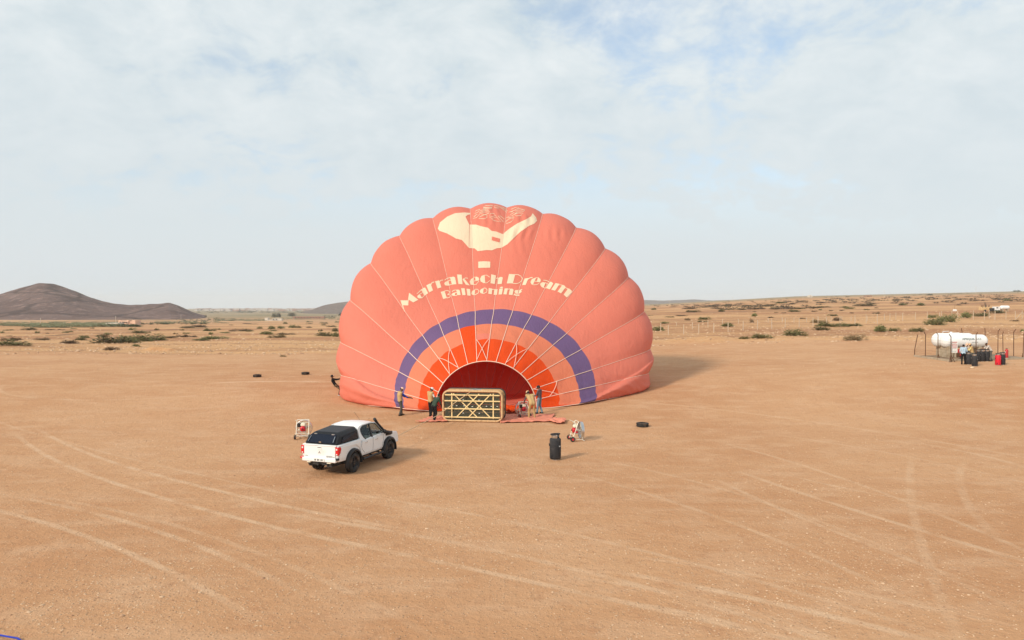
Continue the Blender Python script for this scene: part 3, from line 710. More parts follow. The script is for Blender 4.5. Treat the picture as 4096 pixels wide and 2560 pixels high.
def ze(poly): return [(1700 + p[0] * .22314, 790 + p[1] * .22314) for p in poly]
EMB = [[(815,280),(700,272),(540,285),(400,345),(270,450),(232,560),(260,600),(400,650),(560,740),(660,765),(720,830),(785,905),(792,490),(760,420),(725,350),(760,318),(815,305)],
 [(800,488),(920,490),(1010,520),(1130,545),(1190,600),(1280,615),(1380,655),(1410,655),(1370,905),(1280,915),(1200,950),(1110,945),(945,965),(890,915),(790,910)],
 [(1420,640),(1500,570),(1650,470),(1800,400),(1900,340),(1928,285),(1990,360),(2005,420),(1960,470),(1850,520),(1720,610),(1600,720),(1480,840),(1380,900)]]
for e in EMB: decal([ze(e)], 'emblem_panel', M_cream, label='cream emblem shape sewn on the crown panels')
decal([ze([(955,1152),(1060,1145),(1170,1152),(1168,1260),(1060,1262),(955,1265)])], 'emblem_basket', M_cream)
decal([ze([(1200,705),(1345,745),(1335,810),(1195,770)])], 'emblem_window', M_sal, .045)
ARA = [[(1080,150),(1212,147),(1190,182),(1045,180)], [(1050,190),(1130,182),(1200,187),(1195,207),(1040,207)], [(1235,155),(1300,155),(1330,195),(1250,188)], [(1310,160),(1400,185),(1470,215),(1390,210)], [(1390,220),(1480,243),(1465,272)],
 [(915,240),(990,215),(960,260),(890,295)], [(1000,235),(1090,215),(1145,232),(1050,245),(975,280)], [(985,288),(1060,267),(1160,260),(1140,290),(1070,312)], [(880,350),(930,304),(985,298),(925,365),(862,380)], [(990,345),(1060,315),(1112,318),(1110,365),(1060,385),(960,380)],
 [(1170,290),(1230,290),(1275,325),(1160,360)], [(1185,385),(1280,350),(1360,440),(1240,420)], [(1310,335),(1350,335),(1415,385),(1405,445)],
 [(1540,215),(1620,185),(1685,190),(1590,240)], [(1620,245),(1690,205),(1790,230),(1770,250)], [(1500,270),(1580,245),(1560,265)], [(1530,310),(1590,275),(1660,265),(1560,335)], [(1590,310),(1680,280),(1760,285),(1720,325),(1640,335)], [(1460,370),(1500,340),(1605,355)], [(1455,430),(1510,385),(1590,380),(1550,440),(1455,475)]]
for a in ARA: decal(stroke(ze(a), 2.0, True), 'filigree_outline', M_cream)
# burner cables from the mouth to the basket
for g, (bx, by) in zip(range(2, 15), [(1790,1582),(1812,1566),(1835,1560),(1885,1556),(1890,1556),(1905,1556),(1950,1555),(1952,1556),(1960,1558),(2000,1560),(2005,1562),(2030,1570),(2040,1590)]):
    a = seam_at(g, 0); b_ = P(bx, by + 30, 46.6)
    pts = [a.lerp(b_, k / 6) + Vector((rnd.uniform(-.05, .05), 0, -.25 * math.sin(math.pi * k / 6))) - BO for k in range(7)]
    MB().tube(pts, .009, 4).build('burner_cable', M_cable, balloon, 60)
# ------------------------------------------------------------------ shared object materials
M_black = mat('black_plastic', (.018, .018, .02), .5, var=.25, scale=8)
M_rubber = mat('tyre_rubber', (.028, .027, .026), .85, var=.3, scale=12, bump=.3, dirt=(.22, .14, .085), dscale=3.5, dlo=.52, dhi=.85)
M_white = mat('white_car_paint', (.80, .80, .79), .38, var=.03, scale=2, spec=.35, coat=.06, dirt=(.66, .57, .47), dscale=1.6, dlo=.55, dhi=.95)
M_gloss = mat('black_canopy_shell', (.014, .015, .018), .45, var=.2, spec=.22, dirt=(.06, .05, .045), dscale=1.5, dlo=.6, dhi=1.0)
M_red = M_red
M_lamp = mat('red_lamp_lens', (.62, .015, .02), .15, var=.2, scale=20, spec=.6)
M_lampw = mat('clear_lamp_lens', (.75, .70, .66), .15)
M_steel = mat('bare_steel', (.60, .60, .60), .35, 1.0, var=.15, scale=10)
M_alu = mat('brushed_aluminium_tube', (.80, .76, .64), .45, .25, var=.1)
M_chrome = mat('chrome', (.75, .75, .76), .15, 1.0)
M_engine = mat('red_engine_cowl', (.55, .018, .03), .35, var=.25, scale=14)
M_tank = mat('ivory_fuel_tank', (.80, .74, .58), .4, var=.06)
M_dark = mat('dark_iron', (.045, .042, .04), .6, .3, var=.3)
M_plate = mat('plate_white', (.78, .78, .74), .5)
M_seat = mat('seat_cloth', (.03, .03, .032), .9)
def glass_mat(name, tint, alpha):
    m, nt, b = base_mat(name); out = nt.nodes['Material Output']
    gl = N(nt, 'ShaderNodeBsdfGlossy'); gl.inputs['Roughness'].default_value = .03; gl.inputs[0].default_value = (.9, .93, 1, 1)
    tr = N(nt, 'ShaderNodeBsdfTransparent'); tr.inputs[0].default_value = tint + (1,)
    fr = N(nt, 'ShaderNodeLayerWeight'); fr.inputs[0].default_value = .12
    ad = N(nt, 'ShaderNodeMath', operation='MULTIPLY_ADD'); L(nt, fr.outputs['Fresnel'], ad.inputs[0]); ad.inputs[1].default_value = .35; ad.inputs[2].default_value = alpha
    ms = N(nt, 'ShaderNodeMixShader'); L(nt, ad.outputs[0], ms.inputs[0]); L(nt, tr.outputs[0], ms.inputs[1]); L(nt, gl.outputs[0], ms.inputs[2]); L(nt, ms.outputs[0], out.inputs[0]); return m
M_glass = glass_mat('tinted_glass', (.72, .74, .70), .02)
M_dglass = mat('dark_canopy_glass', (.006, .010, .022), .14, var=.2, spec=.3)

# ------------------------------------------------------------------ tyre / wheel shapes
def tyre_mb(Rr, w, rin, n=40, axis='y'):
    T = Matrix.Rotation(R(90), 4, 'Y') if axis == 'x' else Matrix.Identity(4)
    h = w / 2; mb = MB()
    prof = [(rin, -h * .75), (rin + .02, -h * .95), (Rr * .80, -h * 1.02), (Rr * .93, -h * .94), (Rr * .985, -h * .78), (Rr, -h * .5), (Rr, h * .5), (Rr * .985, h * .78), (Rr * .93, h * .94), (Rr * .80, h * 1.02), (rin + .02, h * .95), (rin, h * .75), (rin * .97, h * .5), (rin * .97, -h * .5), (rin, -h * .75)]
    mb.lathe(prof, n, 0, T)
    for k in range(n):      # tread blocks
        for sgn in (-1, 1):
            a = 2 * math.pi * (k + .25 * sgn) / n
            Tb = T @ Matrix.Rotation(a, 4, 'Z') @ Matrix.Translation((Rr + .004, 0, sgn * h * .52))
            mb.box((0, 0, 0), (.022, 2 * math.pi * Rr / n * .58, h * .62), m=0, T=Tb)
    return mb

# ------------------------------------------------------------------ pickup truck
def build_truck():
    a, b_ = G(1421, 1886), G(1566, 1838)
    rz = -R(20); z0 = float(zt(-6.4, 33))
    t = thing('pickup_truck', 'white pickup truck with black canopy and snorkel parked on the dirt', 'truck', (-7.50, 31.75, z0), rz)
    # local: X right, Y forward, rear axle at Y=0, front axle Y=3.0
    RW = .40; hub = RW
    def arc(cy, r, a0, a1, n=12): return [(cy + r * math.cos(R(a0 + (a1 - a0) * k / n)), hub + r * math.sin(R(a0 + (a1 - a0) * k / n))) for k in range(n + 1)]
    side = [(-1.08, .62), (-.52, .60)] + arc(0, .53, 158, 22)[0:] + [(.60, .55), (2.40, .55)] + arc(3.0, .53, 158, 14) + [(3.78, .62), (3.90, .80), (3.90, 1.00), (3.80, 1.12), (3.3, 1.20), (2.60, 1.27), (1.9, 1.26), (.95, 1.22), (.60, 1.30), (-1.05, 1.30), (-1.13, 1.26), (-1.13, .70)]
    mb = MB(); mb.prism(side, -.86, .86, 'x')
    body = mb.build('body', M_white, t, 35, bevel=.05)
    # swollen lower flanks over the doors and bed
    for s in (-1, 1):
        m2 = MB(); m2.prism([(.58, .62), (2.42, .62), (2.5, .75), (2.52, 1.1), (2.4, 1.2), (.7, 1.2), (.58, 1.1)], s * .86, s * .895, 'x'); m2.build('door_skin', M_white, t, 35, bevel=.025)
        m3 = MB(); m3.prism([(-1.05, .72), (-.56, .72), (-.5, .95), (-.2, 1.12), (.2, 1.12), (.5, .95), (.56, .8), (.56, 1.20), (-1.05, 1.22)], s * .86, s * .890, 'x'); m3.build('bed_side', M_white, t, 35, bevel=.025)
    # underbody
    MB().box((0, 1.4, .52), (1.2, 4.6, .22)).box((0, 0, .45), (1.35, .14, .14)).box((0, 3.0, .45), (1.3, .14, .14)).box((.38, -.75, .50), (.25, .6, .22)).build('chassis', M_dark, t)
    MB().box((0, .0, .80), (1.5, .95, .75)).build('wheel_well', M_black, t); MB().box((0, 3.0, .76), (1.5, .95, .55)).build('wheel_well', M_black, t)
    # cab: roof, pillars, glass
    roof = MB(); NS = 9
    ys = [.62, .78, 1.0, 1.35, 1.75, 2.0, 2.12]; zs = [1.72, 1.83, 1.885, 1.905, 1.89, 1.855, 1.80]; ws = [.70, .70, .69, .685, .68, .66, .645]
    vs = []; fs = []
    for y, z, w in zip(ys, zs, ws):
        for k in range(NS):
            q = -1 + 2 * k / (NS - 1); vs.append((w * q, y, z - .07 * abs(q) ** 3.5))
    for i in range(len(ys) - 1):
        for k in range(NS - 1): fs.append((i * NS + k, i * NS + k + 1, (i + 1) * NS + k + 1, (i + 1) * NS + k))
    n = len(vs); vs2 = vs + [(x, y, z - .05) for x, y, z in vs]; fs2 = fs + [tuple(i + n for i in reversed(f)) for f in fs]
    edge = [k for k in range(NS)] + [i * NS + NS - 1 for i in range(1, len(ys))] + [(len(ys) - 1) * NS + k for k in range(NS - 2, -1, -1)] + [i * NS for i in range(len(ys) - 2, 0, -1)]
    for i in range(len(edge)): p, q = edge[i], edge[(i + 1) % len(edge)]; fs2.append((p, q, q + n, p + n))
    roof.add(vs2, fs2); roof.build('roof', M_white, t, 50)
    def lerp_w(z): return .86 + (.675 - .86) * (z - 1.22) / (1.85 - 1.22)
    def slab(poly, s, th=.05, inset=0.0):   # polygon in (y,z) lying on the leaning cab side
        vs = [(s * (lerp_w(z) - inset), y, z) for y, z in poly] + [(s * (lerp_w(z) - inset - th), y, z) for y, z in poly]
        k = len(poly); return vs, [tuple(range(k)), tuple(range(2 * k - 1, k - 1, -1))] + [(i, k + i, k + (i + 1) % k, (i + 1) % k) for i in range(k)]
    for s in (-1, 1):
        for nm, poly, mm in [('rear_pillar', [(.58, 1.22), (1.02, 1.22), (.90, 1.30), (.80, 1.45), (.76, 1.60), (.80, 1.70), (1.0, 1.79), (1.0, 1.84), (.75, 1.80), (.58, 1.72)], M_white),
                             ('windscreen_pillar', [(2.72, 1.24), (2.60, 1.24), (2.06, 1.74), (1.7, 1.80), (1.0, 1.79), (1.0, 1.84), (1.7, 1.855), (2.14, 1.80)], M_white),
                             ('door_pillar', [(1.52, 1.22), (1.62, 1.22), (1.60, 1.82), (1.54, 1.82)], M_black)]:
            v_, f_ = slab(poly, s); MB().add(v_, f_).build(nm, mm, t, 30)
        v_, f_ = slab([(1.02, 1.22), (.90, 1.30), (.80, 1.45), (.76, 1.60), (.80, 1.70), (1.0, 1.79), (1.54, 1.80), (1.52, 1.22)], s, .006, .02); MB().add(v_, f_).build('rear_door_window', M_glass, t)
        v_, f_ = slab([(1.62, 1.22), (1.60, 1.80), (1.7, 1.80), (2.06, 1.74), (2.60, 1.24)], s, .006, .02); MB().add(v_, f_).build('front_door_window', M_glass, t)
        tr = MB(); q = [(1.02, 1.225), (.90, 1.30), (.80, 1.45), (.76, 1.60), (.80, 1.70), (1.0, 1.79), (1.7, 1.80), (2.06, 1.74), (2.60, 1.24)]
        tr.tube([(s * (lerp_w(z) + .004), y, z) for y, z in q], .016, 5); tr.build('window_seal', M_black, t)
        # door shut lines, handles, fuel flap
        for q in ([(1.57, 1.22), (1.58, .9), (1.55, .66)], [(2.45, 1.22), (2.47, .95), (2.36, .68)], [(.66, 1.22), (.62, 1.0), (.66, .85), (.85, .68)]):
            MB().tube([(s * .897, y, z) for y, z in q], .007, 4).build('door_gap', M_dark, t)
        for y in (1.0, 1.85):
            h = MB(); h.tube([(s * .895, y - .10, 1.09), (s * .93, y - .06, 1.095), (s * .93, y + .06, 1.10), (s * .895, y + .10, 1.10)], .015, 6); h.build('door_handle', M_chrome, t, 40)
        mir = MB(); mir.ball((s * 1.0, 2.42, 1.34), .12, 0, 10, None, (.8, .5, .85)); mir.bar((s * .82, 2.42, 1.28), (s * .98, 2.42, 1.30), .04); mir.build('door_mirror', M_black, t, 50)
        st = MB(); st.tube([(s * .97, .62, .44), (s * .97, 2.30, .44)], .05, 8)
        for y in (.8, 1.5, 2.15): st.bar((s * .6, y, .50), (s * .97, y, .44), .05)
        st.build('side_step', M_black, t, 50)
        # wheel arch flares
        for cy in (0, 3.0):
            fl = MB(); k = 16; vs = []; fs = []
            for i in range(k + 1):
                aa = R(-8 + 196 * i / k); c, sn = math.cos(aa), math.sin(aa)
                for rr, xx in ((.50, .85), (.50, .985), (.545, .99), (.60, .95), (.615, .86)): vs.append((s * xx, cy + rr * c, hub + rr * sn))
            for i in range(k):
                for j in range(4): fs.append((i * 5 + j, i * 5 + j + 1, (i + 1) * 5 + j + 1, (i + 1) * 5 + j))
            fl.add(vs, fs); fl.build('wheel_arch_flare', M_black, t, 40)
        mud = MB(); mud.box((s * .88, -.50, .42), (.18, .025, .34)); mud.build('mud_flap', M_black, t)
    ws_ = MB(); ws_.add([(-.78, 2.66, 1.26), (.78, 2.66, 1.26), (.60, 2.10, 1.80), (-.60, 2.10, 1.80)], [(0, 1, 2, 3)]); ws_.build('windscreen', M_glass, t)
    rw = MB(); rw.add([(-.80, .60, 1.26), (.80, .60, 1.26), (.68, .61, 1.72), (-.68, .61, 1.72)], [(0, 1, 2, 3)]); rw.build('cab_back_panel', M_white, t)
    for s in (-.38, .38):
        for y in (1.05, 1.85):
            se = MB(); se.box((s, y + .12, 1.12), (.46, .44, .14)); se.box((s, y - .10, 1.36), (.44, .13, .44), rot=Matrix.Rotation(R(8), 3, 'X')); se.box((s, y - .15, 1.64), (.24, .09, .16)); se.build('seat', M_seat, t, 40, bevel=.03)
    da = MB(); da.box((0, 2.42, 1.26), (1.4, .4, .14)); da.tube([(-.38 + .17 * math.cos(k * .5236), 2.14, 1.34 + .17 * math.sin(k * .5236)) for k in range(13)], .015, 5); da.build('dashboard', M_black, t, 40)
    # hood bulge + front
    ho = MB(); ho.prism([(2.62, 1.262), (3.3, 1.215), (3.75, 1.13), (3.75, 1.10), (2.62, 1.20)], -.66, .66, 'x'); ho.build('bonnet', M_white, t, 30, bevel=.02)
    MB().box((0, 3.9, .75), (1.70, .14, .26)).build('front_bumper', M_white, t, 30, bevel=.04)
    for s in (-1, 1): MB().ball((s * .68, 3.84, .98), .13, 0, 10, None, (1.1, .5, .8)).build('headlight', M_lampw, t, 50)
    # canopy on the bed
    ca = MB(); A = [(-.80, -1.09, 1.305), (.80, -1.09, 1.305), (.80, .575, 1.305), (-.80, .575, 1.305)]; B = [(-.74, -.86, 1.60), (.74, -.86, 1.60), (.72, .58, 1.70), (-.72, .58, 1.70)]; Cc = [(-.58, -.62, 1.755), (.58, -.62, 1.755), (.58, .58, 1.835), (-.58, .58, 1.835)]
    ca.add(A + B + Cc, [(0, 1, 5, 4), (1, 2, 6, 5), (2, 3, 7, 6), (3, 0, 4, 7), (4, 5, 9, 8), (5, 6, 10, 9), (6, 7, 11, 10), (7, 4, 8, 11), (8, 9, 10, 11), (3, 2, 1, 0)])
    can = ca.build('canopy', M_gloss, t, 25, bevel=.06)
    gl = MB(); gl.add([(-.66, -1.065, 1.35), (.66, -1.065, 1.35), (.60, -.79, 1.66), (-.60, -.79, 1.66)], [(0, 1, 2, 3)]); gl.v = [(x, y - .028, z + .02) for x, y, z in gl.v]; gl.build('canopy_rear_window', M_dglass, t)
    for s in (-1, 1):
        sg = MB(); sg.add([(s * .812, -.78, 1.37), (s * .812, .46, 1.37), (s * .772, .46, 1.63), (s * .775, -.62, 1.58)], [(0, 1, 2, 3)]); sg.build('canopy_side_window', M_dglass, t)
        hi = MB(); hi.box((s * .42, -.80, 1.685), (.13, .05, .03)); hi.build('canopy_hinge', M_steel, t)
        gs = MB(); gs.tube([(s * .60, -1.10, 1.42), (s * .57, -.90, 1.62)], .012, 5); gs.build('gas_strut', M_steel, t)
    MB().box((0, -1.115, 1.41), (.11, .03, .04)).build('canopy_lock', M_chrome, t)
    # tailgate
    tg = MB(); tg.box((0, -1.145, 1.00), (1.50, .05, .52)); tgo = tg.build('tailgate', M_white, t, 30, bevel=.02)
    MB().box((0, -1.15, 1.285), (1.60, .09, .05)).build('tailgate_spoiler', M_white, t, 30, bevel=.015)
    MB().box((0, -1.175, 1.16), (.22, .012, .13)).build('handle_plate', M_white, tgo, 30, bevel=.008)
    MB().box((0, -1.184, 1.195), (.17, .01, .02)).build('handle', M_dark, tgo)
    em = MB()
    for k in range(3):
        aa = R(90 + 120 * k); c = (math.cos(aa), math.sin(aa)); p = (-c[1], c[0]); o = .028
        q = [(o * .1 * c[0], o * .1 * c[1]), (.033 * c[0] + .018 * p[0], .033 * c[1] + .018 * p[1]), (.066 * c[0], .066 * c[1]), (.033 * c[0] - .018 * p[0], .033 * c[1] - .018 * p[1])]
        em.add([(x, -1.176, .99 + z) for x, z in q], [(0, 1, 2, 3)])
    em.build('three_diamond_emblem', M_dark, tgo)
    dk = MB()
    for k in range(4):   # outlined squares of the model lettering
        x = .36 + k * .075
        for dx, dz, w, h in ((0, .03, .06, .006), (0, -.03, .06, .006), (-.03, 0, .006, .06), (.03, 0, .006, .06), (0, 0, .02, .02)): dk.box((x + dx, -1.173, .84 + dz), (w, .004, h))
    dk.box((.68, -1.173, .825), (.10, .004, .016)); dk.box((-.62, -1.173, .83), (.13, .004, .018))
    dk.build('tailgate_lettering', M_dark, tgo)
    bu = MB(); bu.box((0, -1.17, .69), (1.62, .14, .16)); bu.build('rear_bumper', M_white, t, 30, bevel=.03)
    MB().box((.02, -1.255, .70), (.52, .012, .13)).build('number_plate', M_plate, t)
    pm = MB()
    for x, w in ((-.17, .02), (-.13, .03), (-.03, .04), (.03, .035), (.12, .02), (.16, .03), (.21, .02)): pm.box((x, -1.263, .70), (w, .004, .07))
    pm.build('plate_characters', M_dark, t)
    tb = MB(); tb.box((0, -1.08, .52), (.7, .10, .10)); tb.bar((0, -1.05, .50), (0, -1.30, .52), .06); tb.ball((0, -1.30, .58), .035); tb.build('tow_bar', M_dark, t, 40)
    for s in (-1, 1):
        lm = MB(); lm.prism([(-1.165, 1.24), (-.98, 1.24), (-.94, 1.14), (-1.0, .98), (-1.12, .90), (-1.165, .90)], s * .75, s * .905, 'x'); lo = lm.build('tail_light', M_lamp, t, 30, bevel=.02)
        lw = MB(); lw.box((s * .82, -1.175, 1.15), (.07, .02, .07)); lw.box((s * .82, -1.175, .95), (.06, .02, .05)); lw.build('reversing_lens', M_lampw, lo, 30, bevel=.01)
        MB().box((s * .84, -1.16, .75), (.13, .12, .09)).build('bumper_reflector', M_lamp if s < 0 else M_black, t, 30, bevel=.015)
        MB().box((s * .48, -1.2, .585), (.17, .08, .03)).build('bumper_step', M_tank, t)
    # snorkel and aerial on the right
    sn = MB(); sn.tube([(.80, 3.25, 1.12), (.90, 3.0, 1.18), (.90, 2.75, 1.25), (.84, 2.62, 1.34), (.74, 2.25, 1.70), (.70, 2.08, 1.90), (.70, 2.02, 1.95)], [.09, .10, .09, .055, .055, .07, .07], 8); sn.box((.88, 3.0, 1.16), (.10, .5, .14)); sn.build('snorkel', M_black, t, 50, bevel=.01)
    MB().tube([(.0, 1.95, 1.88), (-.12, 1.68, 2.25)], .006, 4).build('aerial', M_dark, t)
    # wheels
    ty = tyre_mb(RW, .28, .235, 36, 'x').mesh('tyre', M_rubber, 35)
    rb = MB(); T = Matrix.Rotation(R(90), 4, 'Y')
    rb.lathe([(.23, -.12), (.245, .09), (.225, .10), (.19, .055), (.08, .045), (.06, .075), (.0, .075)], 30, 0, T)
    for k in range(6):
        Tb = T @ Matrix.Rotation(k * math.pi / 3, 4, 'Z'); rb.box((.14, 0, .07), (.15, .055, .03), m=0, T=Tb)
    rmesh = rb.mesh('rim', M_black, 35)
    nb = MB()
    for k in range(6):
        Tb = T @ Matrix.Rotation(k * math.pi / 3, 4, 'Z'); nb.box((.055, 0, .085), (.022, .022, .02), m=0, T=Tb)
    nmesh = nb.mesh('wheel_nut', M_chrome)
    for s in (-1, 1):
        for y in (0, 3.0):
            w = link('wheel', MB().box((0, 0, 0), (.2, .1, .1)).mesh('wheel', M_dark), t); w.location = (s * .83, y, RW + .01)
            if s < 0: w.rotation_euler = (0, 0, math.pi)
            for nm, me in (('tyre', ty), ('rim', rmesh), ('wheel_nuts', nmesh)): link(nm, me, w)
    return t
truck = build_truck()

# ------------------------------------------------------------------ wicker basket lying on its side
def build_basket():
    M_wood = mat('pale_wood_slat', (.80, .60, .30), .7, var=.15, scale=14, dirt=(.45, .28, .13), dscale=5, dlo=.55, dhi=.9)
    M_hide = mat('tan_leather_trim', (.62, .40, .21), .7, var=.25, scale=9, bump=.3, dirt=(.28, .15, .07), dscale=6, dlo=.55, dhi=.8)
    M_wick = mat('wicker_weave', (.50, .31, .15), .8, var=.4, scale=30, bump=.6, bscale=60)
    M_board = mat('worn_dark_green_floor_board', (.038, .040, .026), .75, var=.5, scale=5, dirt=(.17, .14, .075), dscale=9, dlo=.53, dhi=.78)
    M_strap = mat('grey_strap', (.35, .33, .31), .8)
    w, h, dp = 3.60, 1.86, 1.10
    c = G(1889, 1690); x0 = P(1889, 1690, c.y).x
    t = thing('balloon_basket', 'large wicker balloon basket tipped on its side showing slatted floor', 'basket', (x0, c.y + .10, c.z), R(-7))
    # local: X across, Z up, floor faces -Y (toward the camera), opening towards +Y
    def rr(hw, z0, z1, r, n=6):
        pts = []
        for cx, cz, a0 in ((hw - r, z0 + r, -90), (hw - r, z1 - r, 0), (-hw + r, z1 - r, 90), (-hw + r, z0 + r, 180)):
            for k in range(n + 1):
                a = R(a0 + 90 * k / n); pts.append((cx + r * math.cos(a), cz + r * math.sin(a)))
        return pts
    O = rr(w / 2, .06, h, .34); I = rr(w / 2 - .06, .12, h - .06, .30); k = len(O)
    shell = MB(); vs = []; fs = []
    rings = [(O, .04), (O, .3), ([(x * 1.012, (z - .9) * 1.012 + .9) for x, z in O], .6), (O, dp - .05), (I, dp - .05), (I, .08)]
    for pl, y in rings: vs += [(x, y, z) for x, z in pl]
    for i in range(len(rings) - 1):
        for j in range(k): fs.append((i * k + j, i * k + (j + 1) % k, (i + 1) * k + (j + 1) % k, (i + 1) * k + j))
    shell.add(vs, fs); shell.build('wicker_wall', M_wick, t, 40)
    # horizontal weave ribs round the wall
    for y in (.16, .28, .40, .52, .64, .76, .88):
        MB().tube([(x * 1.008, y, (z - .93) * 1.01 + .93) for x, z in O + O[:1]], .022, 5).build('wicker_band', M_wick, t, 60)
    MB().tube([(x, dp, z) for x, z in O + O[:1]], .075, 8).build('top_rim_padding', M_dark, t, 60)
    e = MB(); e.tube([(x * .985, .03, (z - .93) * .98 + .93) for x, z in O + O[:1]], .062, 8); e.build('leather_edge', M_hide, t, 60)
    F_ = rr(w / 2 - .10, .16, h - .10, .28)
    b = MB(); b.prism([(x, z) for x, z in F_], .02, .06, 'y'); 
    for z0, z1 in ((.16, .60), (.60, 1.06), (1.06, 1.50), (1.50, h - .10)):
        m = MB(); m.box((0, .012, (z0 + z1) / 2), (w - .30, .02, z1 - z0 - .012)); m.build('floor_board', M_board, t)
    # slats: four runners, two uprights, crossing diagonals
    for z, xw in ((.30, 3.36), (.80, 3.36), (1.27, 3.36), (1.62, 3.30)):
        m = MB(); m.box((0, -.045, z), (xw, .045, .072)); m.build('floor_runner', M_wood, t, 30, bevel=.006)
    for x in (-1.24, 1.26):
        m = MB(); m.box((x, -.012, .97), (.07, .03, 1.5)); m.build('floor_upright', M_wood, t)
    def diag(a, b2, y):
        m = MB(); m.bar((a[0], y, a[1]), (b2[0], y, b2[1]), .062, .026, up=(0, 1, 0)); m.build('diagonal_slat', M_wood, t)
    diag((-1.15, 1.70), (.30, .30), -.010); diag((-.32, 1.70), (1.08, .30), -.0105); diag((1.12, 1.70), (-.22, .30), -.032); diag((.42, 1.70), (-.95, .30), -.0325)
    for x, z in [(-.55, 1.33), (.4, 1.33), (-.55, .54), (.42, .54), (-.95, .97), (-.5, .97), (.0, .93), (.45, .97), (.85, .97), (1.15, .97), (1.5, .97), (-1.2, .97)]: MB().box((x, -.004, z), (.08, .012, .03)).build('drain_slot', M_plate, t)
    # carrying handles along the top and right edges
    for x in (-1.35, -.90, -.42, .62, 1.02):
        m = MB(); m.tube([(x - .10, .10, h - .01), (x - .06, .04, h + .05), (x + .06, .04, h + .05), (x + .10, .10, h - .01)], .020, 6); m.build('rope_handle', M_hide, t, 60)
    for z in (.35, .75, 1.15, 1.5):
        m = MB(); m.tube([(w / 2, .45, z - .12), (w / 2 + .05, .45, z - .06), (w / 2 + .05, .45, z + .06), (w / 2, .45, z + .12)], .022, 6); m.build('rope_handle', M_dark, t, 60)
    m = MB()
    for k in range(5): m.tube([(-.25 + .05 * k, .2 + .1 * k, h + .03), (.1, .35, h + .05 + .03 * (k % 2)), (.55 - .04 * k, .3 + .1 * k, h + .02)], .02, 5)
    m.build('lashing_strap', M_strap, t, 60)
    return t
basket = build_basket()

# ------------------------------------------------------------------ inflation fans
def build_fan(name, label, p, rz, group):
    t = thing(name, label, 'fan', p, rz, group)
    # local: fan blows toward +Y, engine on -Y, wheels at -Y
    Tn = Matrix.Translation((0, .18, .60)) @ Matrix.Rotation(R(90), 4, 'X')
    MB().lathe([(.47, -.09), (.50, -.08), (.505, 0), (.50, .08), (.47, .09), (.462, .0), (.47, -.09)], 32, 0, Tn).build('shroud_ring', M_steel, t, 50)
    g = MB()
    for r in (.10, .20, .30, .40): g.lathe([(r - .004, .098), (r + .004, .098), (r + .004, .104), (r - .004, .104), (r - .004, .098)], 28, 0, Tn); g.lathe([(r - .004, -.104), (r + .004, -.104), (r + .004, -.098), (r - .004, -.098), (r - .004, -.104)], 28, 0, Tn)
    for k in range(12):
        a = k * math.pi / 6
        for zz in (-.10, .10): g.bar((.08 * math.cos(a), .08 * math.sin(a), zz), (.49 * math.cos(a), .49 * math.sin(a), zz), .007, m=0, T=Tn)
    g.build('wire_guard', M_steel, t)
    bl = MB()
    for k in range(4): bl.box((.22, 0, 0), (.40, .10, .012), rot=None, m=0, T=Tn @ Matrix.Rotation(k * math.pi / 2 + .3, 4, 'Z') @ Matrix.Rotation(R(25), 4, 'X'))
    bl.ball((0, 0, 0), .06, 0, 8, Tn); bl.build('propeller', M_tank, t, 40)
    e = MB(); e.ball((0, -.28, .62), .165, 0, 16, None, (1.0, .55, 1.0)); e.box((.02, -.14, .60), (.26, .22, .30)); eo = e.build('engine', M_engine, t, 40, bevel=.02)
    MB().ball((0, -.375, .62), .045, 0, 10).build('recoil_starter', M_black, eo, 40)
    k_ = MB(); k_.box((.02, -.18, .86), (.27, .24, .17)); k_.build('fuel_tank', M_tank, t, 40, bevel=.04); MB().lathe([(.035, .945), (.035, .975), (0, .975)], 10, 0, Matrix.Translation((.02, -.18, 0))).build('fuel_cap', M_tank, t)
    MB().box((-.22, -.15, .83), (.20, .20, .24)).build('air_filter', M_black, t, 40, bevel=.03)
    MB().box((.0, -.13, .44), (.34, .26, .06)).box((.20, -.10, .68), (.10, .18, .18)).build('engine_mount', M_steel, t, 40)
    for s in (-1, 1):
        f = MB(); f.tube([(s * .36, -.42, .13), (s * .36, -.22, .70), (s * .36, -.10, 1.08), (s * .34, -.04, 1.14)], .022, 8); f.tube([(s * .36, -.40, .16), (s * .36, .16, .10), (s * .36, .30, .04)], .018, 6); f.tube([(s * .36, -.20, .72), (s * .36, .14, .62)], .016, 6); f.tube([(s * .36, .16, .12), (s * .36, .16, .5)], .016, 6)
        f.build('frame_rail', M_alu, t, 50)
    c = MB(); c.tube([(-.34, -.04, 1.14), (.34, -.04, 1.14)], .02, 8); c.tube([(-.36, -.14, .98), (.36, -.14, .98)], .014, 6); c.tube([(-.44, -.34, .36), (.44, -.34, .36)], .016, 6); c.tube([(-.36, -.40, .22), (.36, -.40, .22)], .014, 6); c.tube([(-.34, .28, .04), (.34, .28, .04)], .016, 6); c.build('cross_tube', M_alu, t, 50)
    hb = MB(); hb.tube([(-.36, -.16, 1.06), (-.36, -.42, 1.16)], .018, 6); hb.tube([(.36, -.16, 1.06), (.36, -.42, 1.16)], .018, 6); hb.build('handle', M_alu, t, 50)
    for s in (-1, 1):
        Tw = Matrix.Translation((s * .42, -.42, .15)) @ Matrix.Rotation(R(90), 4, 'Y')
        w = MB(); w.lathe([(.07, -.04), (.13, -.045), (.15, -.02), (.15, .02), (.13, .045), (.07, .04), (.07, -.04)], 20, 0, Tw); wo = w.build('wheel', M_rubber, t, 45)
        MB().lathe([(0, -.03), (.072, -.03), (.078, 0), (.072, .03), (0, .03)], 14, 0, Tw).build('hub', M_engine, wo, 45)
    return t
fg = 'petrol inflation fans around the balloon'
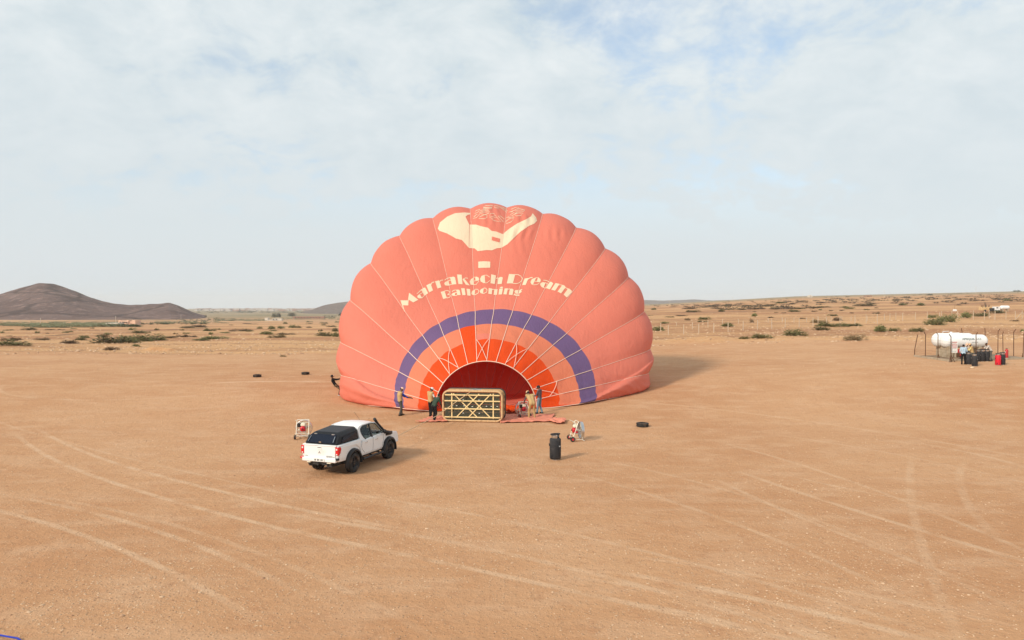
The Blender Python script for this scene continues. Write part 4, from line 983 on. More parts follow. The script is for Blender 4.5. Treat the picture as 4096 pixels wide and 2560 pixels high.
fan1 = build_fan('inflation_fan', 'upright petrol inflation fan just behind the white pickup, engine toward us', G(1214, 1753), R(4), fg); fan1.scale = (.87,) * 3
fan1.name = 'inflation_fan'
fan2 = dup(fan1, G(2312, 1762), R(-80), 'petrol inflation fan on red wheels standing alone near the gas cylinder', fg, .89)
fan3 = dup(fan1, G(2090, 1668), R(25), 'petrol fan at the balloon mouth handled by the man in tan overalls', fg, .84)

# ------------------------------------------------------------------ gas cylinders
M_sleeve = mat('black_padded_sleeve', (.022, .022, .025), .7, var=.35, scale=5, dirt=(.12, .10, .085), dscale=4, dlo=.55, dhi=.95)
M_redsl = mat('red_padded_sleeve', (.62, .012, .03), .6, var=.2, scale=5)
def build_cylinder(label, p, m, group, rz=0, seg=20):
    t = thing('gas_cylinder', label, 'gas cylinder', p, rz, group); 
    MB().lathe([(0, .03), (.20, .03), (.24, .05), (.255, .09), (.258, .5), (.255, .83), (.235, .88), (.18, .90), (0, .90)], seg, 0).build('sleeve', m, t, 50)
    MB().lathe([(.17, .0), (.19, .0), (.19, .04), (.17, .04), (.17, 0)], seg, 0).build('foot_ring', M_steel, t, 40)
    MB().lathe([(.175, .89), (.18, .90), (.18, 1.02), (.172, 1.02), (.172, .89)], seg, 0, None, R(290)).build('collar', M_steel, t, 40)
    ri = [(.20 * math.cos(2 * math.pi * k / 18), .20 * math.sin(2 * math.pi * k / 18), 1.06 + .02 * math.cos(2 * math.pi * k / 18 + 1)) for k in range(19)]
    MB().tube(ri, .030, 6).build('guard_ring', M_black, t, 50)
    v = MB(); v.lathe([(0, .9), (.05, .9), (.05, .96), (.03, .98), (.03, 1.03), (0, 1.03)], 10); v.bar((-.09, .03, .97), (.10, -.03, .97), .03); v.box((.06, .07, .95), (.05, .05, .10)); v.build('valve', M_chrome, t, 40)
    MB().add([(.12, -.234, .60), (.21, -.155, .60), (.20, -.166, .57), (.15, -.216, .555)], [(0, 1, 2, 3)]).build('white_tag', M_plate, t)
    pk = MB(); pk.box((-.262, .02, .62), (.03, .12, .10)); pk.box((-.20, -.18, .16), (.05, .05, .12)); pk.build('buckle', M_black, t, 40, bevel=.01)
    return t
cyl = build_cylinder('tall black sleeved gas cylinder standing alone in front of the balloon', G(2221, 1838), M_sleeve, 'gas cylinders', R(6))
cyl.scale = (1.03, 1.03, 1.10)

# ------------------------------------------------------------------ old tyres lying about
tm = tyre_mb(.34, .22, .21, 28, 'y').mesh('tyre_body', M_rubber, 35)
for (u, v), lab, s in (((2570, 1706), 'old tyre lying flat on open dirt right of the fan', 1.0), ((1029, 1508), 'old tyre lying flat far left, the left one of two', 1.0), ((1222, 1498), 'old tyre lying flat far left, nearer the balloon', 1.0)):
    g = G(u, v); t = thing('tyre', lab, 'tyre', g, rnd.uniform(0, 6), 'old tyres lying on the dirt'); t.scale = (s,) * 3
    o = link('tread', tm, t); o.location = (0, 0, .115)
    r = MB(); r.tube([(.225 * math.cos(k * math.pi / 12), .225 * math.sin(k * math.pi / 12), .215) for k in range(25)], .016, 5); r.build('bead', M_rubber, t, 50)

# ------------------------------------------------------------------ cloths and ropes on the ground
def cloth(name, label, pts, mm, h=.03, seed=1, amp=.05):
    P3 = [G(*p) for p in pts]; c = sum(P3, Vector()) / len(P3)
    tri = tessellate_polygon([[Vector((p.x, p.y, 0)) for p in P3]]); T = [[Vector((P3[i].x, P3[i].y)) for i in t] for t in tri]; done = []
    while T:
        t = T.pop(); e = [(t[1] - t[0]).length, (t[2] - t[1]).length, (t[0] - t[2]).length]; j = int(np.argmax(e))
        if e[j] > .13: a, b_, cc = t[j], t[(j + 1) % 3], t[(j + 2) % 3]; mid = (a + b_) / 2; T += [[a, mid, cc], [mid, b_, cc]]
        else: done.append(t)
    idx = {}; vs = []; fs = []
    for t in done:
        f = []
        for p in t:
            k = (round(p.x, 4), round(p.y, 4))
            if k not in idx:
                idx[k] = len(vs); z = float(zt(p.x, p.y)) + h + amp * abs(noise.noise(Vector((p.x * 2.2, p.y * 2.2, seed)))) * 1.4 + amp * .6 * abs(math.sin(p.x * 5 + p.y * 3 + seed + 2 * noise.noise(Vector((p.x, p.y, 0)))))
                vs.append((p.x - c.x, p.y - c.y, z - c.z))
            f.append(idx[k])
        fs.append(f)
    me = bpy.data.meshes.new(name); me.from_pydata(vs, [], fs); me.materials.append(mm)
    bm = bmesh.new(); bm.from_mesh(me); bmesh.ops.recalc_face_normals(bm, faces=bm.faces); bm.to_mesh(me); bm.free()
    me.polygons.foreach_set('use_smooth', [True] * len(me.polygons))
    o = link(name, me); o.location = c; s = o.modifiers.new('thick', 'SOLIDIFY'); s.thickness = .03
    return tag(o, label, 'ground cloth')
M_cloth = fabric('faded_salmon_cloth', (.72, .255, .165), .05)
cloth('ground_cloth', 'salmon ground cloth spread right of the basket under the fan', [(2000, 1694), (2110, 1691), (2205, 1689), (2212, 1672), (2220, 1660), (2140, 1662), (2000, 1660)], M_cloth, seed=2)
cloth('ground_cloth', 'crumpled salmon cloth corner lying past the right ground cloth', [(2196, 1691), (2228, 1699), (2258, 1697), (2265, 1684), (2240, 1680), (2205, 1682)], M_cloth, .05, 5, .16)
cloth('ground_cloth', 'salmon ground cloth spread left of the basket under the crew', [(1662, 1691), (1720, 1690), (1790, 1690), (1800, 1668), (1735, 1668)], M_cloth, seed=8)
cloth('folded_skirt', 'folded orange red skirt fabric lying beside the basket at balloon mouth', [(2008, 1658), (2085, 1656), (2088, 1640), (2010, 1634)], M_red, .12, 3, .2)
M_rope = mat('tan_rope', (.62, .44, .26), .9, var=.2, scale=30)
def rope(name, label, pts, r, mm):
    ps = []
    for i in range(len(pts) - 1):
        for k in range(6): ps.append(pts[i].lerp(pts[i + 1], k / 6))
    ps.append(pts[-1]); c = ps[0].copy()
    o = MB().tube([p - c for p in ps], r, 6).build(name, mm, None, 60); o.location = c; return tag(o, label, 'rope')
by = basket.location.y
tw = truck.matrix_basis @ Vector((.3, 3.95, .6))
rope('tow_rope', 'taut tan rope running from the pickup nose to the basket top', [tw, P(1748, 1663, by - 1.5), P(1774, 1644, by - .13), P(1862, 1581, by - .12), P(1885, 1566, by + .1)], .022, M_rope)
M_blue = fabric('blue_fabric', (.02, .05, .45), .1)
g0 = G(-40, 2552); 
ps = [G(-160, 2535) + Vector((0, 0, .05)), G(0, 2552) + Vector((0, 0, .06)), G(70, 2562) + Vector((0, 0, .05)), G(110, 2590) + Vector((0, 0, .04))]
rope('blue_hose', 'bright blue hose end lying in the bottom left corner', ps, .02, M_blue)
# ------------------------------------------------------------------ people
M_skin = mat('brown_skin', (.17, .085, .05), .55, var=.1, scale=20)
M_hair = mat('black_hair', (.015, .012, .011), .8)
def cmat(n, c, **k): return mat(n, c, .9, var=k.pop('var', .14), scale=k.pop('scale', 9), bump=.35, bscale=22, spec=.15, **k)
CL = dict(tan=cmat('tan_vest_cloth', (.50, .335, .155)), blue=cmat('blue_shirt_cloth', (.02, .05, .30)), grey=cmat('dark_grey_trousers', (.085, .08, .07)), black=cmat('black_cloth', (.014, .014, .016)),
          camo=mat('camouflage_cloth', (.20, .15, .09), .9, var=.3, scale=8, dirt=(.03, .028, .02), dscale=9, dlo=.48, dhi=.54), green=cmat('dark_green_sweater', (.045, .07, .05)), white=cmat('white_cloth', (.72, .70, .66)),
          khaki=cmat('khaki_overalls', (.42, .29, .13)), plum=cmat('grey_purple_jumper', (.12, .09, .10)), jean=cmat('faded_jeans', (.17, .25, .31)), sky=cmat('light_blue_shirt', (.42, .55, .66)), yellow=cmat('pale_yellow_sleeve', (.66, .55, .25)),
          stone=cmat('off_white_polo', (.58, .52, .46)), slate=cmat('slate_trousers', (.12, .115, .10)), navy=cmat('black_shoes', (.012, .011, .011)), pink=cmat('pale_peach_cap', (.80, .52, .38)), wcap=cmat('white_cap_cloth', (.78, .72, .68)), dcap=cmat('dark_cap_cloth', (.03, .03, .03)), tcap=cmat('tan_cap_cloth', (.70, .46, .26)))
def capsule(mb, a, b, ra, rb, n=10):
    a, b = Vector(a), Vector(b); d = b - a
    if d.length < 1e-5: mb.ball(a, max(ra, rb), 0, n); return
    t = d.normalized(); pts = []; rr = []
    for k in range(4): th = math.pi / 2 * k / 4; pts.append(a - t * ra * math.cos(th)); rr.append(max(.002, ra * math.sin(th)))
    pts.append(a); rr.append(ra); pts.append(b); rr.append(rb)
    for k in range(3, -1, -1): th = math.pi / 2 * k / 4; pts.append(b + t * rb * math.cos(th)); rr.append(max(.002, rb * math.sin(th)))
    mb.tube(pts, rr, n)
BASE = dict(pel=(0, 0, .93), waist=(0, 0, 1.08), chest=(0, .0, 1.30), neck=(0, -.01, 1.46), head=(0, .03, 1.60), shL=(-.19, 0, 1.41), shR=(.19, 0, 1.41), elL=(-.25, -.02, 1.13), elR=(.25, -.02, 1.13), wrL=(-.25, .10, .90), wrR=(.25, .10, .90),
            hipL=(-.10, 0, .90), hipR=(.10, 0, .90), knL=(-.11, .03, .49), knR=(.11, .03, .49), anL=(-.12, -.01, .09), anR=(.12, -.01, .09))
def person(label, p, rz, J, cols, cap=None, vest=None, brim=True, scale=1.0, group=None, look=0.0, sleeve='long'):
    """cols: shirt, sleeve, trousers, shoes"""
    j = {k: Vector(v) for k, v in {**BASE, **J}.items()}
    up = (j['head'] - j['neck']).normalized(); fw = Vector((math.sin(look), math.cos(look), 0)); fw = (fw - up * fw.dot(up)).normalized(); rt = fw.cross(up)
    hd = j['head']
    segs = []   # a, b, ra, rb, material slot: 0 skin 1 shirt 2 sleeve 3 trousers 4 shoes 5 hair
    def s(a, b, ra, rb, m): segs.append((Vector(a), Vector(b), ra, rb, m))
    tx = (j['shR'] - j['shL']).normalized(); hx = (j['hipR'] - j['hipL']).normalized()
    for q in (-1, 1):
        s(j['pel'] + hx * .065 * q, j['waist'] + tx * .055 * q, .115, .105, 3 if False else 1)
        s(j['waist'] + tx * .06 * q, j['chest'] + tx * .085 * q, .105, .118, 1)
        s(j['pel'] + hx * .05 * q - Vector((0, 0, .02)), j['hip' + ('L' if q < 0 else 'R')], .125, .105, 3)
    s(j['chest'] + tx * -.1, j['chest'] + tx * .1, .11, .11, 1)
    s(j['neck'] - up * .05, hd - up * .03, .056, .055, 0)
    s(j['shL'], j['neck'] - up * .05, .072, .062, 1); s(j['shR'], j['neck'] - up * .05, .072, .062, 1)
    s(hd - up * .055 + fw * .02, hd + up * .035, .066, .088, 0); s(hd - fw * .03 + up * .03, hd + fw * .005 + up * .035, .086, .083, 5)
    s(hd + fw * .02 - up * .09, hd + fw * .045 - up * .085, .04, .035, 0)          # jaw
    s(hd + fw * .085 + up * .005, hd + fw * .103 - up * .02, .012, .016, 0)          # nose
    for q in (-1, 1):
        s(hd + rt * .082 * q + up * .012, hd + rt * .086 * q - up * .02, .016, .013, 0)   # ears
        n = 'L' if q < 0 else 'R'
        sh, el, wr = j['sh' + n], j['el' + n], j['wr' + n]
        s(sh, el, .062, .047, 2); s(el, wr, .046, .032, 2 if sleeve == 'long' else 0)
        if sleeve != 'long': s(el - (el - sh).normalized() * .03, el, .052, .052, 2)
        d = (wr - el).normalized(); side = d.cross(Vector((0, 0, 1)))
        if side.length < .2: side = Vector((1, 0, 0))
        side.normalize(); nrm = d.cross(side)
        pc = wr + d * .045; s(wr, wr + d * .02, .030, .030, 0); s(pc - side * .022, pc + side * .022, .022, .022, 0); s(wr + d * .075 - side * .026, wr + d * .075 + side * .026, .019, .019, 0)
        for k, (o_, l_) in enumerate(((-.034, .062), (-.012, .075), (.011, .070), (.033, .054))):   # four fingers, bent
            b0 = wr + d * .085 + side * o_; b1 = b0 + d * l_ * .55 + nrm * .012; b2 = b1 + d * l_ * .30 + nrm * .035; s(b0, b1, .0105, .010, 0); s(b1, b2, .010, .0085, 0)
        th0 = wr + d * .03 - side * .03 * q; s(th0, th0 + d * .035 - side * .035 * q + nrm * .01, .014, .011, 0); s(th0 + d * .035 - side * .035 * q + nrm * .01, th0 + d * .065 - side * .035 * q + nrm * .03, .011, .009, 0)
        hp, kn, an = j['hip' + n], j['kn' + n], j['an' + n]
        s(hp, kn, .098, .070, 3); s(kn, kn.lerp(an, .35), .070, .066, 3); s(kn.lerp(an, .35), an, .066, .056, 3)
        ff = Vector(J.get('foot' + n, (0, 1, 0))).normalized()
        s(an - ff * .04 - Vector((0, 0, .035)), an + ff * .15 - Vector((0, 0, .05)), .046, .038, 4)
    mb = MB()
    for a, b, ra, rb, m in segs: capsule(mb, a, b, ra, rb)
    tmp = bpy.data.objects.new('tmp', mb.mesh('tmp', M_skin)); col.objects.link(tmp)
    rm = tmp.modifiers.new('r', 'REMESH'); rm.mode = 'VOXEL'; rm.voxel_size = .0125
    sm = tmp.modifiers.new('s', 'SMOOTH'); sm.factor = .5; sm.iterations = 2
    dg = bpy.context.evaluated_depsgraph_get(); me = bpy.data.meshes.new_from_object(tmp.evaluated_get(dg)); bpy.data.objects.remove(tmp)
    me.name = 'person_body'; me.materials.clear()
    for m in (M_skin, CL[cols[0]], CL[cols[1]], CL[cols[2]], CL[cols[3]], M_hair): me.materials.append(m)
    nf = len(me.polygons); cen = np.zeros(nf * 3); me.polygons.foreach_get('center', cen); cen = cen.reshape(-1, 3)
    best = np.full(nf, 1e9); mi = np.zeros(nf, int)
    for a, b, ra, rb, m in segs:
        a_, d_ = np.array(a), np.array(b - a); l2 = max(1e-9, d_ @ d_); tt = np.clip((cen - a_) @ d_ / l2, 0, 1)
        dist = np.linalg.norm(cen - a_ - tt[:, None] * d_, axis=1) - (ra + (rb - ra) * tt)
        k = dist < best; best[k] = dist[k]; mi[k] = m
    # hem line: below the shirt tail the torso is trousers
    pz = np.array(j['pel']); ax = np.array((j['waist'] - j['pel']).normalized()); below = ((cen - pz) @ ax < -.03) & (mi == 1); mi[below] = 3
    # eyes, brows and mouth as small dark areas of the face
    rel = cen - np.array(hd); f_, u_, r_ = rel @ np.array(fw), rel @ np.array(up), rel @ np.array(rt)
    eye = (f_ > .05) & (np.abs(np.abs(r_) - .032) < .014) & (np.abs(u_ - .018) < .010) & (mi == 0); mi[eye] = 5
    mo = (f_ > .05) & (np.abs(r_) < .024) & (np.abs(u_ + .062) < .007) & (mi == 0); mi[mo] = 5
    mi[(mi == 5) & (f_ > .045) & (u_ > .03) & (u_ < .062) & ~eye] = 0
    me.polygons.foreach_set('material_index', mi.astype(np.int32)); me.polygons.foreach_set('use_smooth', np.ones(nf, bool)); me.update()
    t = link('person', me); tag(t, label, 'person', group); t.location = p; t.rotation_euler = (0, 0, rz); t.scale = (scale,) * 3
    if cap:
        Mh = Matrix((rt, fw, up)).transposed().to_4x4(); Mh.translation = hd
        c = MB(); c.lathe([(.104, .035), (.106, .06), (.098, .10), (.07, .132), (.03, .146), (0, .148)], 18, 0, Mh)
        if brim:
            vs = []; 
            for k in range(9): a = R(20 + 140 * k / 8); vs.append((.103 * math.cos(a), .103 * math.sin(a), .045)); vs.append((.12 * math.cos(a), .103 * math.sin(a) + .085 * math.sin(a) ** .7, .030))
            c.add(vs, [(2 * k, 2 * k + 1, 2 * k + 3, 2 * k + 2) for k in range(8)], 0, Mh)
            if cap == 'dcap': c.box((0, .108, .085), (.10, .02, .055), m=1, T=Mh)
        c.build('cap', [CL[cap], CL['wcap']], t, 50)
    if vest:
        v = MB()
        for a, b, ra, rb, m in segs:
            if m == 1: capsule(v, a, b, ra + .02, rb + (.02 if rb > .1 else .012))
        tmp = bpy.data.objects.new('tmp', v.mesh('tmp', CL[vest])); col.objects.link(tmp); rm = tmp.modifiers.new('r', 'REMESH'); rm.mode = 'VOXEL'; rm.voxel_size = .02; sm = tmp.modifiers.new('s', 'SMOOTH'); sm.factor = .5; sm.iterations = 2
        dg = bpy.context.evaluated_depsgraph_get(); vm = bpy.data.meshes.new_from_object(tmp.evaluated_get(dg)); bpy.data.objects.remove(tmp)
        vm.name = 'vest'; vm.materials.clear(); vm.materials.append(CL[vest]); vm.polygons.foreach_set('use_smooth', [True] * len(vm.polygons))
        link('vest', vm, t)
    return t
cg = 'ground crew at the balloon'
# man in vest holding a seam tape, left of the mouth, turned to the right and away
person('man in tan vest and peach cap holding a balloon tape left of the mouth', G(1604, 1662), R(-62), dict(
    wrL=(-.05, .60, 1.08), wrR=(.12, .62, 1.05), elL=(-.22, .30, 1.12), elR=(.24, .32, 1.12), head=(.0, .05, 1.60), pel=(0, -.06, .93), waist=(0, -.08, 1.08), chest=(0, -.07, 1.30), neck=(0, -.05, 1.46), shL=(-.19, -.05, 1.41), shR=(.19, -.05, 1.41),
    hipL=(-.10, -.06, .90), hipR=(.10, -.06, .90), knL=(-.13, .06, .48), knR=(.12, .0, .48), anL=(-.14, .10, .09), anR=(.14, -.14, .09)), ('blue', 'blue', 'grey', 'navy'), 'pink', 'tan', scale=1.02, group=cg, sleeve='short', look=.3)
# man leaning back on a crown rope at the far left
person('man in black top and camouflage trousers leaning back pulling the left tape', G(1366, 1583), R(-84), dict(
    pel=(0, -.42, .80), waist=(0, -.52, .93), chest=(0, -.62, 1.13), neck=(0, -.68, 1.28), head=(0, -.68, 1.42), shL=(-.19, -.64, 1.24), shR=(.19, -.64, 1.24), elL=(-.17, -.36, 1.22), elR=(.20, -.36, 1.20), wrL=(-.05, -.10, 1.27), wrR=(.08, -.10, 1.25),
    hipL=(-.10, -.40, .78), hipR=(.10, -.40, .78), knL=(-.12, -.02, .55), knR=(.13, -.10, .52), anL=(-.13, .0, .09), anR=(.14, -.16, .09)), ('black', 'black', 'camo', 'white'), 'dcap', None, scale=.98, group=cg)
person('man in white cap and tan vest standing left of the basket', G(1722, 1666), R(-48), dict(
    wrR=(.20, .34, 1.02), elR=(.27, .10, 1.14), wrL=(-.10, .36, 1.02), elL=(-.25, .10, 1.14), head=(.02, .07, 1.59), anL=(-.12, .06, .09), anR=(.13, -.08, .09)), ('white', 'white', 'black', 'navy'), 'wcap', 'tan', scale=1.05, group=cg, sleeve='short', look=.35)
person('bareheaded man in dark green sweater bending beside the basket', G(1741, 1684), R(-40), dict(
    pel=(0, -.10, .90), waist=(0, -.05, 1.04), chest=(0, .08, 1.23), neck=(0, .20, 1.36), head=(0, .29, 1.46), shL=(-.19, .13, 1.33), shR=(.19, .13, 1.33), elL=(-.24, .16, 1.04), elR=(.24, .20, 1.04), wrL=(-.16, .34, .86), wrR=(.14, .38, .86),
    hipL=(-.10, -.10, .87), hipR=(.10, -.10, .87), knL=(-.12, .04, .48), knR=(.13, -.05, .48), anL=(-.14, .02, .09), anR=(.14, -.20, .09)), ('green', 'green', 'black', 'navy'), None, None, scale=1.02, group=cg)
person('man in tan overalls and cap bending over the fan at the mouth', G(2126, 1675), R(22), dict(
    pel=(0, -.10, .90), waist=(0, .00, 1.04), chest=(0, .18, 1.22), neck=(-.02, .32, 1.34), head=(-.04, .41, 1.44), shL=(-.19, .25, 1.32), shR=(.19, .25, 1.32), elL=(-.30, .30, 1.06), elR=(.26, .36, 1.06), wrL=(-.24, .52, .90), wrR=(.10, .56, .92),
    hipL=(-.10, -.10, .87), hipR=(.10, -.10, .87), knL=(-.14, .02, .47), knR=(.14, -.04, .47), anL=(-.16, .0, .09), anR=(.16, -.10, .09)), ('plum', 'plum', 'khaki', 'navy'), 'tcap', 'tan', scale=1.06, group=cg)
person('man in grey jumper and faded jeans standing behind the fan right of the mouth', G(2158, 1654), R(62), dict(
    head=(0, .06, 1.59), wrL=(-.16, .36, 1.08), elL=(-.27, .10, 1.12), wrR=(.12, .38, 1.08), elR=(.27, .10, 1.12), knL=(-.11, .06, .49), knR=(.11, .02, .49), anL=(-.13, .10, .09), anR=(.12, -.12, .09)), ('plum', 'plum', 'jean', 'navy'), 'dcap', None, scale=1.03, group=cg)
# ------------------------------------------------------------------ gas filling yard on the right
M_rust = mat('rusty_angle_iron', (.13, .065, .035), .85, .2, var=.4, scale=9)
M_conc = mat('weathered_concrete', (.42, .34, .24), .9, var=.2, scale=4, bump=.3, dirt=(.25, .16, .09), dscale=2.5, dlo=.5, dhi=.8)
M_tankw = mat('white_tank_paint', (.80, .80, .78), .4, var=.04, scale=1.5, dirt=(.62, .58, .50), dscale=1.2, dlo=.6, dhi=.95)
M_ink = mat('dark_teal_lettering', (.05, .10, .10), .6)
M_inkl = mat('grey_lettering', (.30, .33, .32), .6)
M_redp = mat('red_paint', (.45, .03, .03), .5, var=.2)
def z5(x, y): return (3600 + x * .2116, 1180 + y * .2116)
def z8(x, y): return (3780 + x * .13058, 1320 + y * .13058)
cA, cB, cC = G(*z5(272, 1168)), G(*z5(945, 1262)), G(*z5(2480, 1212))
GZ = float(cB.z)
# kerbed slab of the yard
yard = thing('filling_yard_slab', 'low concrete kerb slab under the gas tanks', 'slab', cB)
far = cC + (cA - cB) * 1.25; corner = [cA, cB, cC, far, cA + (far - cC) * .05]
quad = [cA, cB, cC, cA + (cC - cB)]
MB().add([p - cB + Vector((0, 0, .10)) for p in quad] + [p - cB - Vector((0, 0, .4)) for p in quad], [(0, 1, 2, 3), (7, 6, 5, 4), (0, 4, 5, 1), (1, 5, 6, 2), (2, 6, 7, 3), (3, 7, 4, 0)]).build('gravel_bed', mat('grey_brown_bed', (.27, .18, .11), .95, var=.3, scale=3, bump=.5), yard)
for a, b_ in ((cA, cB), (cB, cC)):
    k = MB(); k.bar(a - cB + Vector((0, 0, .07)), b_ - cB + Vector((0, 0, .07)), .16, .22); k.build('kerb', M_conc, yard, 30, bevel=.02)
# bent-top fence posts
fence = thing('yard_fence', 'rusty bent top posts fencing the gas yard', 'fence', cB)
def post(base_px, top_px, bend_px, legs=(), base=None):
    b0 = base if base is not None else G(*z5(*base_px)); Y = b0.y
    t0 = P(*z5(*top_px), Y); e = P(*z5(*bend_px), Y) if bend_px else t0 + Vector((.02, 0, .02))
    m = MB(); m.tube([b0 - cB - Vector((0, 0, .2)), t0 - cB, e - cB], .038, 5)
    o = m.build('post', M_rust, fence, 50)
    for lx, ly in legs:
        f = P(*z5(lx, ly), Y - .15); f.z = float(zt(f.x, f.y)); MB().tube([b0.lerp(t0, .27) - cB, f - cB], .03, 5).build('brace', M_rust, o)
    return b0, t0
fp = [post((275, 1165), (275, 1045), (335, 750), [(330, 1158), (290, 1165)]), post((478, 1195), (485, 745), (455, 706)), post((718, 1228), (720, 750), (688, 710), [(760, 1010)]), post((960, 1268), (965, 790), (930, 742), [(930, 1262), (1040, 1258)])]
bk = [G(*z5(1165, 1085)), G(*z5(1610, 1080)), G(*z5(1850, 1100)), G(*z5(1950, 1092)), G(*z5(2150, 1165)), G(*z5(2325, 1205)), G(*z5(1440, 1262))]
fp2 = [post(None, (1172, 690), (1160, 628), base=bk[0]), post(None, (1610, 690), (1605, 625), base=bk[1]), post(None, (1855, 690), (1890, 640), base=bk[2]), post(None, (1943, 745), (1955, 690), base=bk[3]), post(None, (2150, 700), (2190, 650), base=bk[4]), post(None, (2342, 745), (2342, 720), [(2300, 1185)], base=bk[5]), post(None, (1438, 752), (1468, 705), base=bk[6])]
# mesh wires between the front left posts
for i in range(3):
    (a0, a1), (b0, b1) = fp[i], fp[i + 1]
    for k in range(1, 9):
        t = k / 9; MB().tube([a0.lerp(a1, t) - cB, b0.lerp(b1, t) - cB], .006, 3).build('wire', M_rust, fence)
# tanks on concrete saddles
def tank(label, uL, uR, vT, vB, Y, text=False):
    c = P((uL + uR) / 2, (vT + vB) / 2, Y); r = (vB - vT) / F * Y / 2; l = (uR - uL) / F * Y; g = float(zt(c.x, Y)) + .05
    t = thing('gas_tank', label, 'gas tank', (c.x, Y, g), R(3), 'white gas storage tanks'); cz = c.z - g
    T = Matrix.Translation((0, 0, cz)) @ Matrix.Rotation(R(90), 4, 'Y'); hl = l / 2; e = r * .75
    prof = [(r * math.sin(math.pi / 2 * k / 8), -hl + e - e * math.cos(math.pi / 2 * k / 8)) for k in range(9)] + [(r * math.cos(math.pi / 2 * k / 8), hl - e + e * math.sin(math.pi / 2 * k / 8)) for k in range(9)]
    MB().lathe(prof, 40, 0, T).build('shell', M_tankw, t, 60)
    for x in (-hl * .62, hl * .62):
        m = MB(); m.box((x, 0, (cz - r * .8) / 2), (.9 if (x < 0 and text) else .2, r * 1.5, cz - r * .8)); m.build('saddle', M_conc, t, 30, bevel=.02)
        m = MB(); m.tube([(x, -r * .9, .0), (x + .25, -r * .7, cz - r * .75)], .03, 5); m.build('leg_strut', M_rust, t)
    m = MB(); m.lathe([(.0, 0), (.12, 0), (.12, .10), (.09, .14), (0, .14)], 12, 0, Matrix.Translation((-.2, 0, cz + r - .02))); m.build('manhole', M_tankw, t, 40)
    MB().tube([(-hl * .5, 0, cz + r), (-hl * .5, 0, cz + r + .16), (-hl * .2, 0, cz + r + .18)], .025, 6).build('pipe', M_tankw, t, 50)
    if text:
        for body, size, zoff, xx, mm in (('AFRIQUIA', .27, .14, -.42, M_ink), ('GAZ', .27, .14, .86, M_inkl), ('une energie', .12, -.10, .50, M_inkl)):
            cu = bpy.data.curves.new('txt', 'FONT'); cu.body = body; cu.size = size; cu.space_character = 1.0; cu.offset = .007; ob = bpy.data.objects.new('txt', cu); col.objects.link(ob)
            dg = bpy.context.evaluated_depsgraph_get(); me = bpy.data.meshes.new_from_object(ob.evaluated_get(dg)); bpy.data.objects.remove(ob)
            bm = bmesh.new(); bm.from_mesh(me); bmesh.ops.subdivide_edges(bm, edges=[e_ for e_ in bm.edges if e_.calc_length() > .08], cuts=2)
            for v in bm.verts:
                a = (v.co.y + zoff) / r; v.co = Vector((v.co.x + xx - .1, -(r + .006) * math.cos(a), cz + (r + .006) * math.sin(a)))
            bm.to_mesh(me); bm.free(); me.materials.clear(); me.materials.append(mm); link('lettering', me, t)
    return t
tank('white gas tank set further back with its left end showing', 3728, 3895, 1332, 1387, 72.0)
tank('white gas tank with green lettering in front of the other tank', 3761, 3948, 1338, 1391, 70.2, True)
# notice board on the corner post
nb_c = P(*z5(1030, 985), cB.y - .12)
nb = thing('notice_board', 'white safety notice board with red print on the corner post', 'sign', (nb_c.x, nb_c.y, float(zt(nb_c.x, nb_c.y))))
h0 = nb_c.z - nb.location.z
MB().box((0, 0, h0), (.52, .02, 1.0)).build('board', M_plate, nb)
pr = [(-.0, .43, .44, .05), (0, .34, .34, .03)] + [(-.18 + .09 * k, .20, .055, .09) for k in range(5)] + [(0, .10, .42, .025), (0, .02, .40, .035), (0, -.06, .38, .03), (0, -.13, .40, .02), (0, -.36, .36, .03)]
for i, (x, z, w, h) in enumerate(pr): MB().box((x, -.013, h0 + z), (w, .004, h)).build('printed_line', M_redp if i < 10 else M_inkl, nb)
MB().tube([(-.2, .03, 0), (-.2, .03, h0)], .02, 5).build('stand_pole', M_rust, nb)
# cylinders about the yard
gg = 'gas cylinders at the filling yard'
for (x, y), lab, red in [((720, 1055), 'black gas cylinder standing between the man in light blue and the vest man', 0), ((908, 1110), 'black gas cylinder with white tag standing nearest us at the yard', 0), ((1000, 965), 'black gas cylinder on the slab behind the front post', 0), ((1130, 962), 'black gas cylinder in the middle of the row on the slab', 0), ((1270, 958), 'black gas cylinder on the slab beside the leaning man', 0), ((1622, 1080), 'red gas cylinder standing at the right of the yard', 1), ((1755, 1068), 'black gas cylinder standing right behind the red one', 0)]:
    if red: c = build_cylinder(lab, G(*z8(x, y)), M_redsl, gg, 0)
    else: c = dup(cyl, G(*z8(x, y)), rnd.uniform(-.3, .3), lab, gg)
    c.scale = (.86, .86, .95) if red else (.90, .90, .98)
# red pump cabinet, fire extinguisher trolley, hose box
pc = G(*z8(450, 900)); t = thing('pump_cabinet', 'red pump cabinet with dark pedestal below the notice board', 'cabinet', pc)
MB().box((.05, 0, .62), (.34, .3, .62)).build('cabinet_body', M_redp, t, 30, bevel=.02); MB().box((-.22, -.1, .40), (.28, .12, .42)).build('meter_box', M_rust, t, 30, bevel=.02); MB().box((.05, -.16, .72), (.12, .02, .3)).build('cabinet_door', M_plate, t); MB().tube([(.05, 0, .0), (.05, 0, .4)], .05, 6).build('pedestal', M_rust, t)
pe = G(*z8(1885, 880)); t = thing('extinguisher_stand', 'red fire extinguisher stand with pale labels right of the cylinders', 'extinguisher', pe)
MB().lathe([(0, .0), (.13, .0), (.14, .05), (.14, .75), (.10, .85), (.05, .90), (0, .92)], 14).build('bottle', M_redp, t, 40); MB().lathe([(.142, .18), (.142, .34)], 14, 0, None, R(200)).build('label_band', M_plate, t); MB().lathe([(.143, .52), (.143, .68)], 14, 0, None, R(200)).build('label_band', M_plate, t); MB().bar((-.1, 0, .95), (.1, 0, .95), .04).build('handle', M_dark, t)
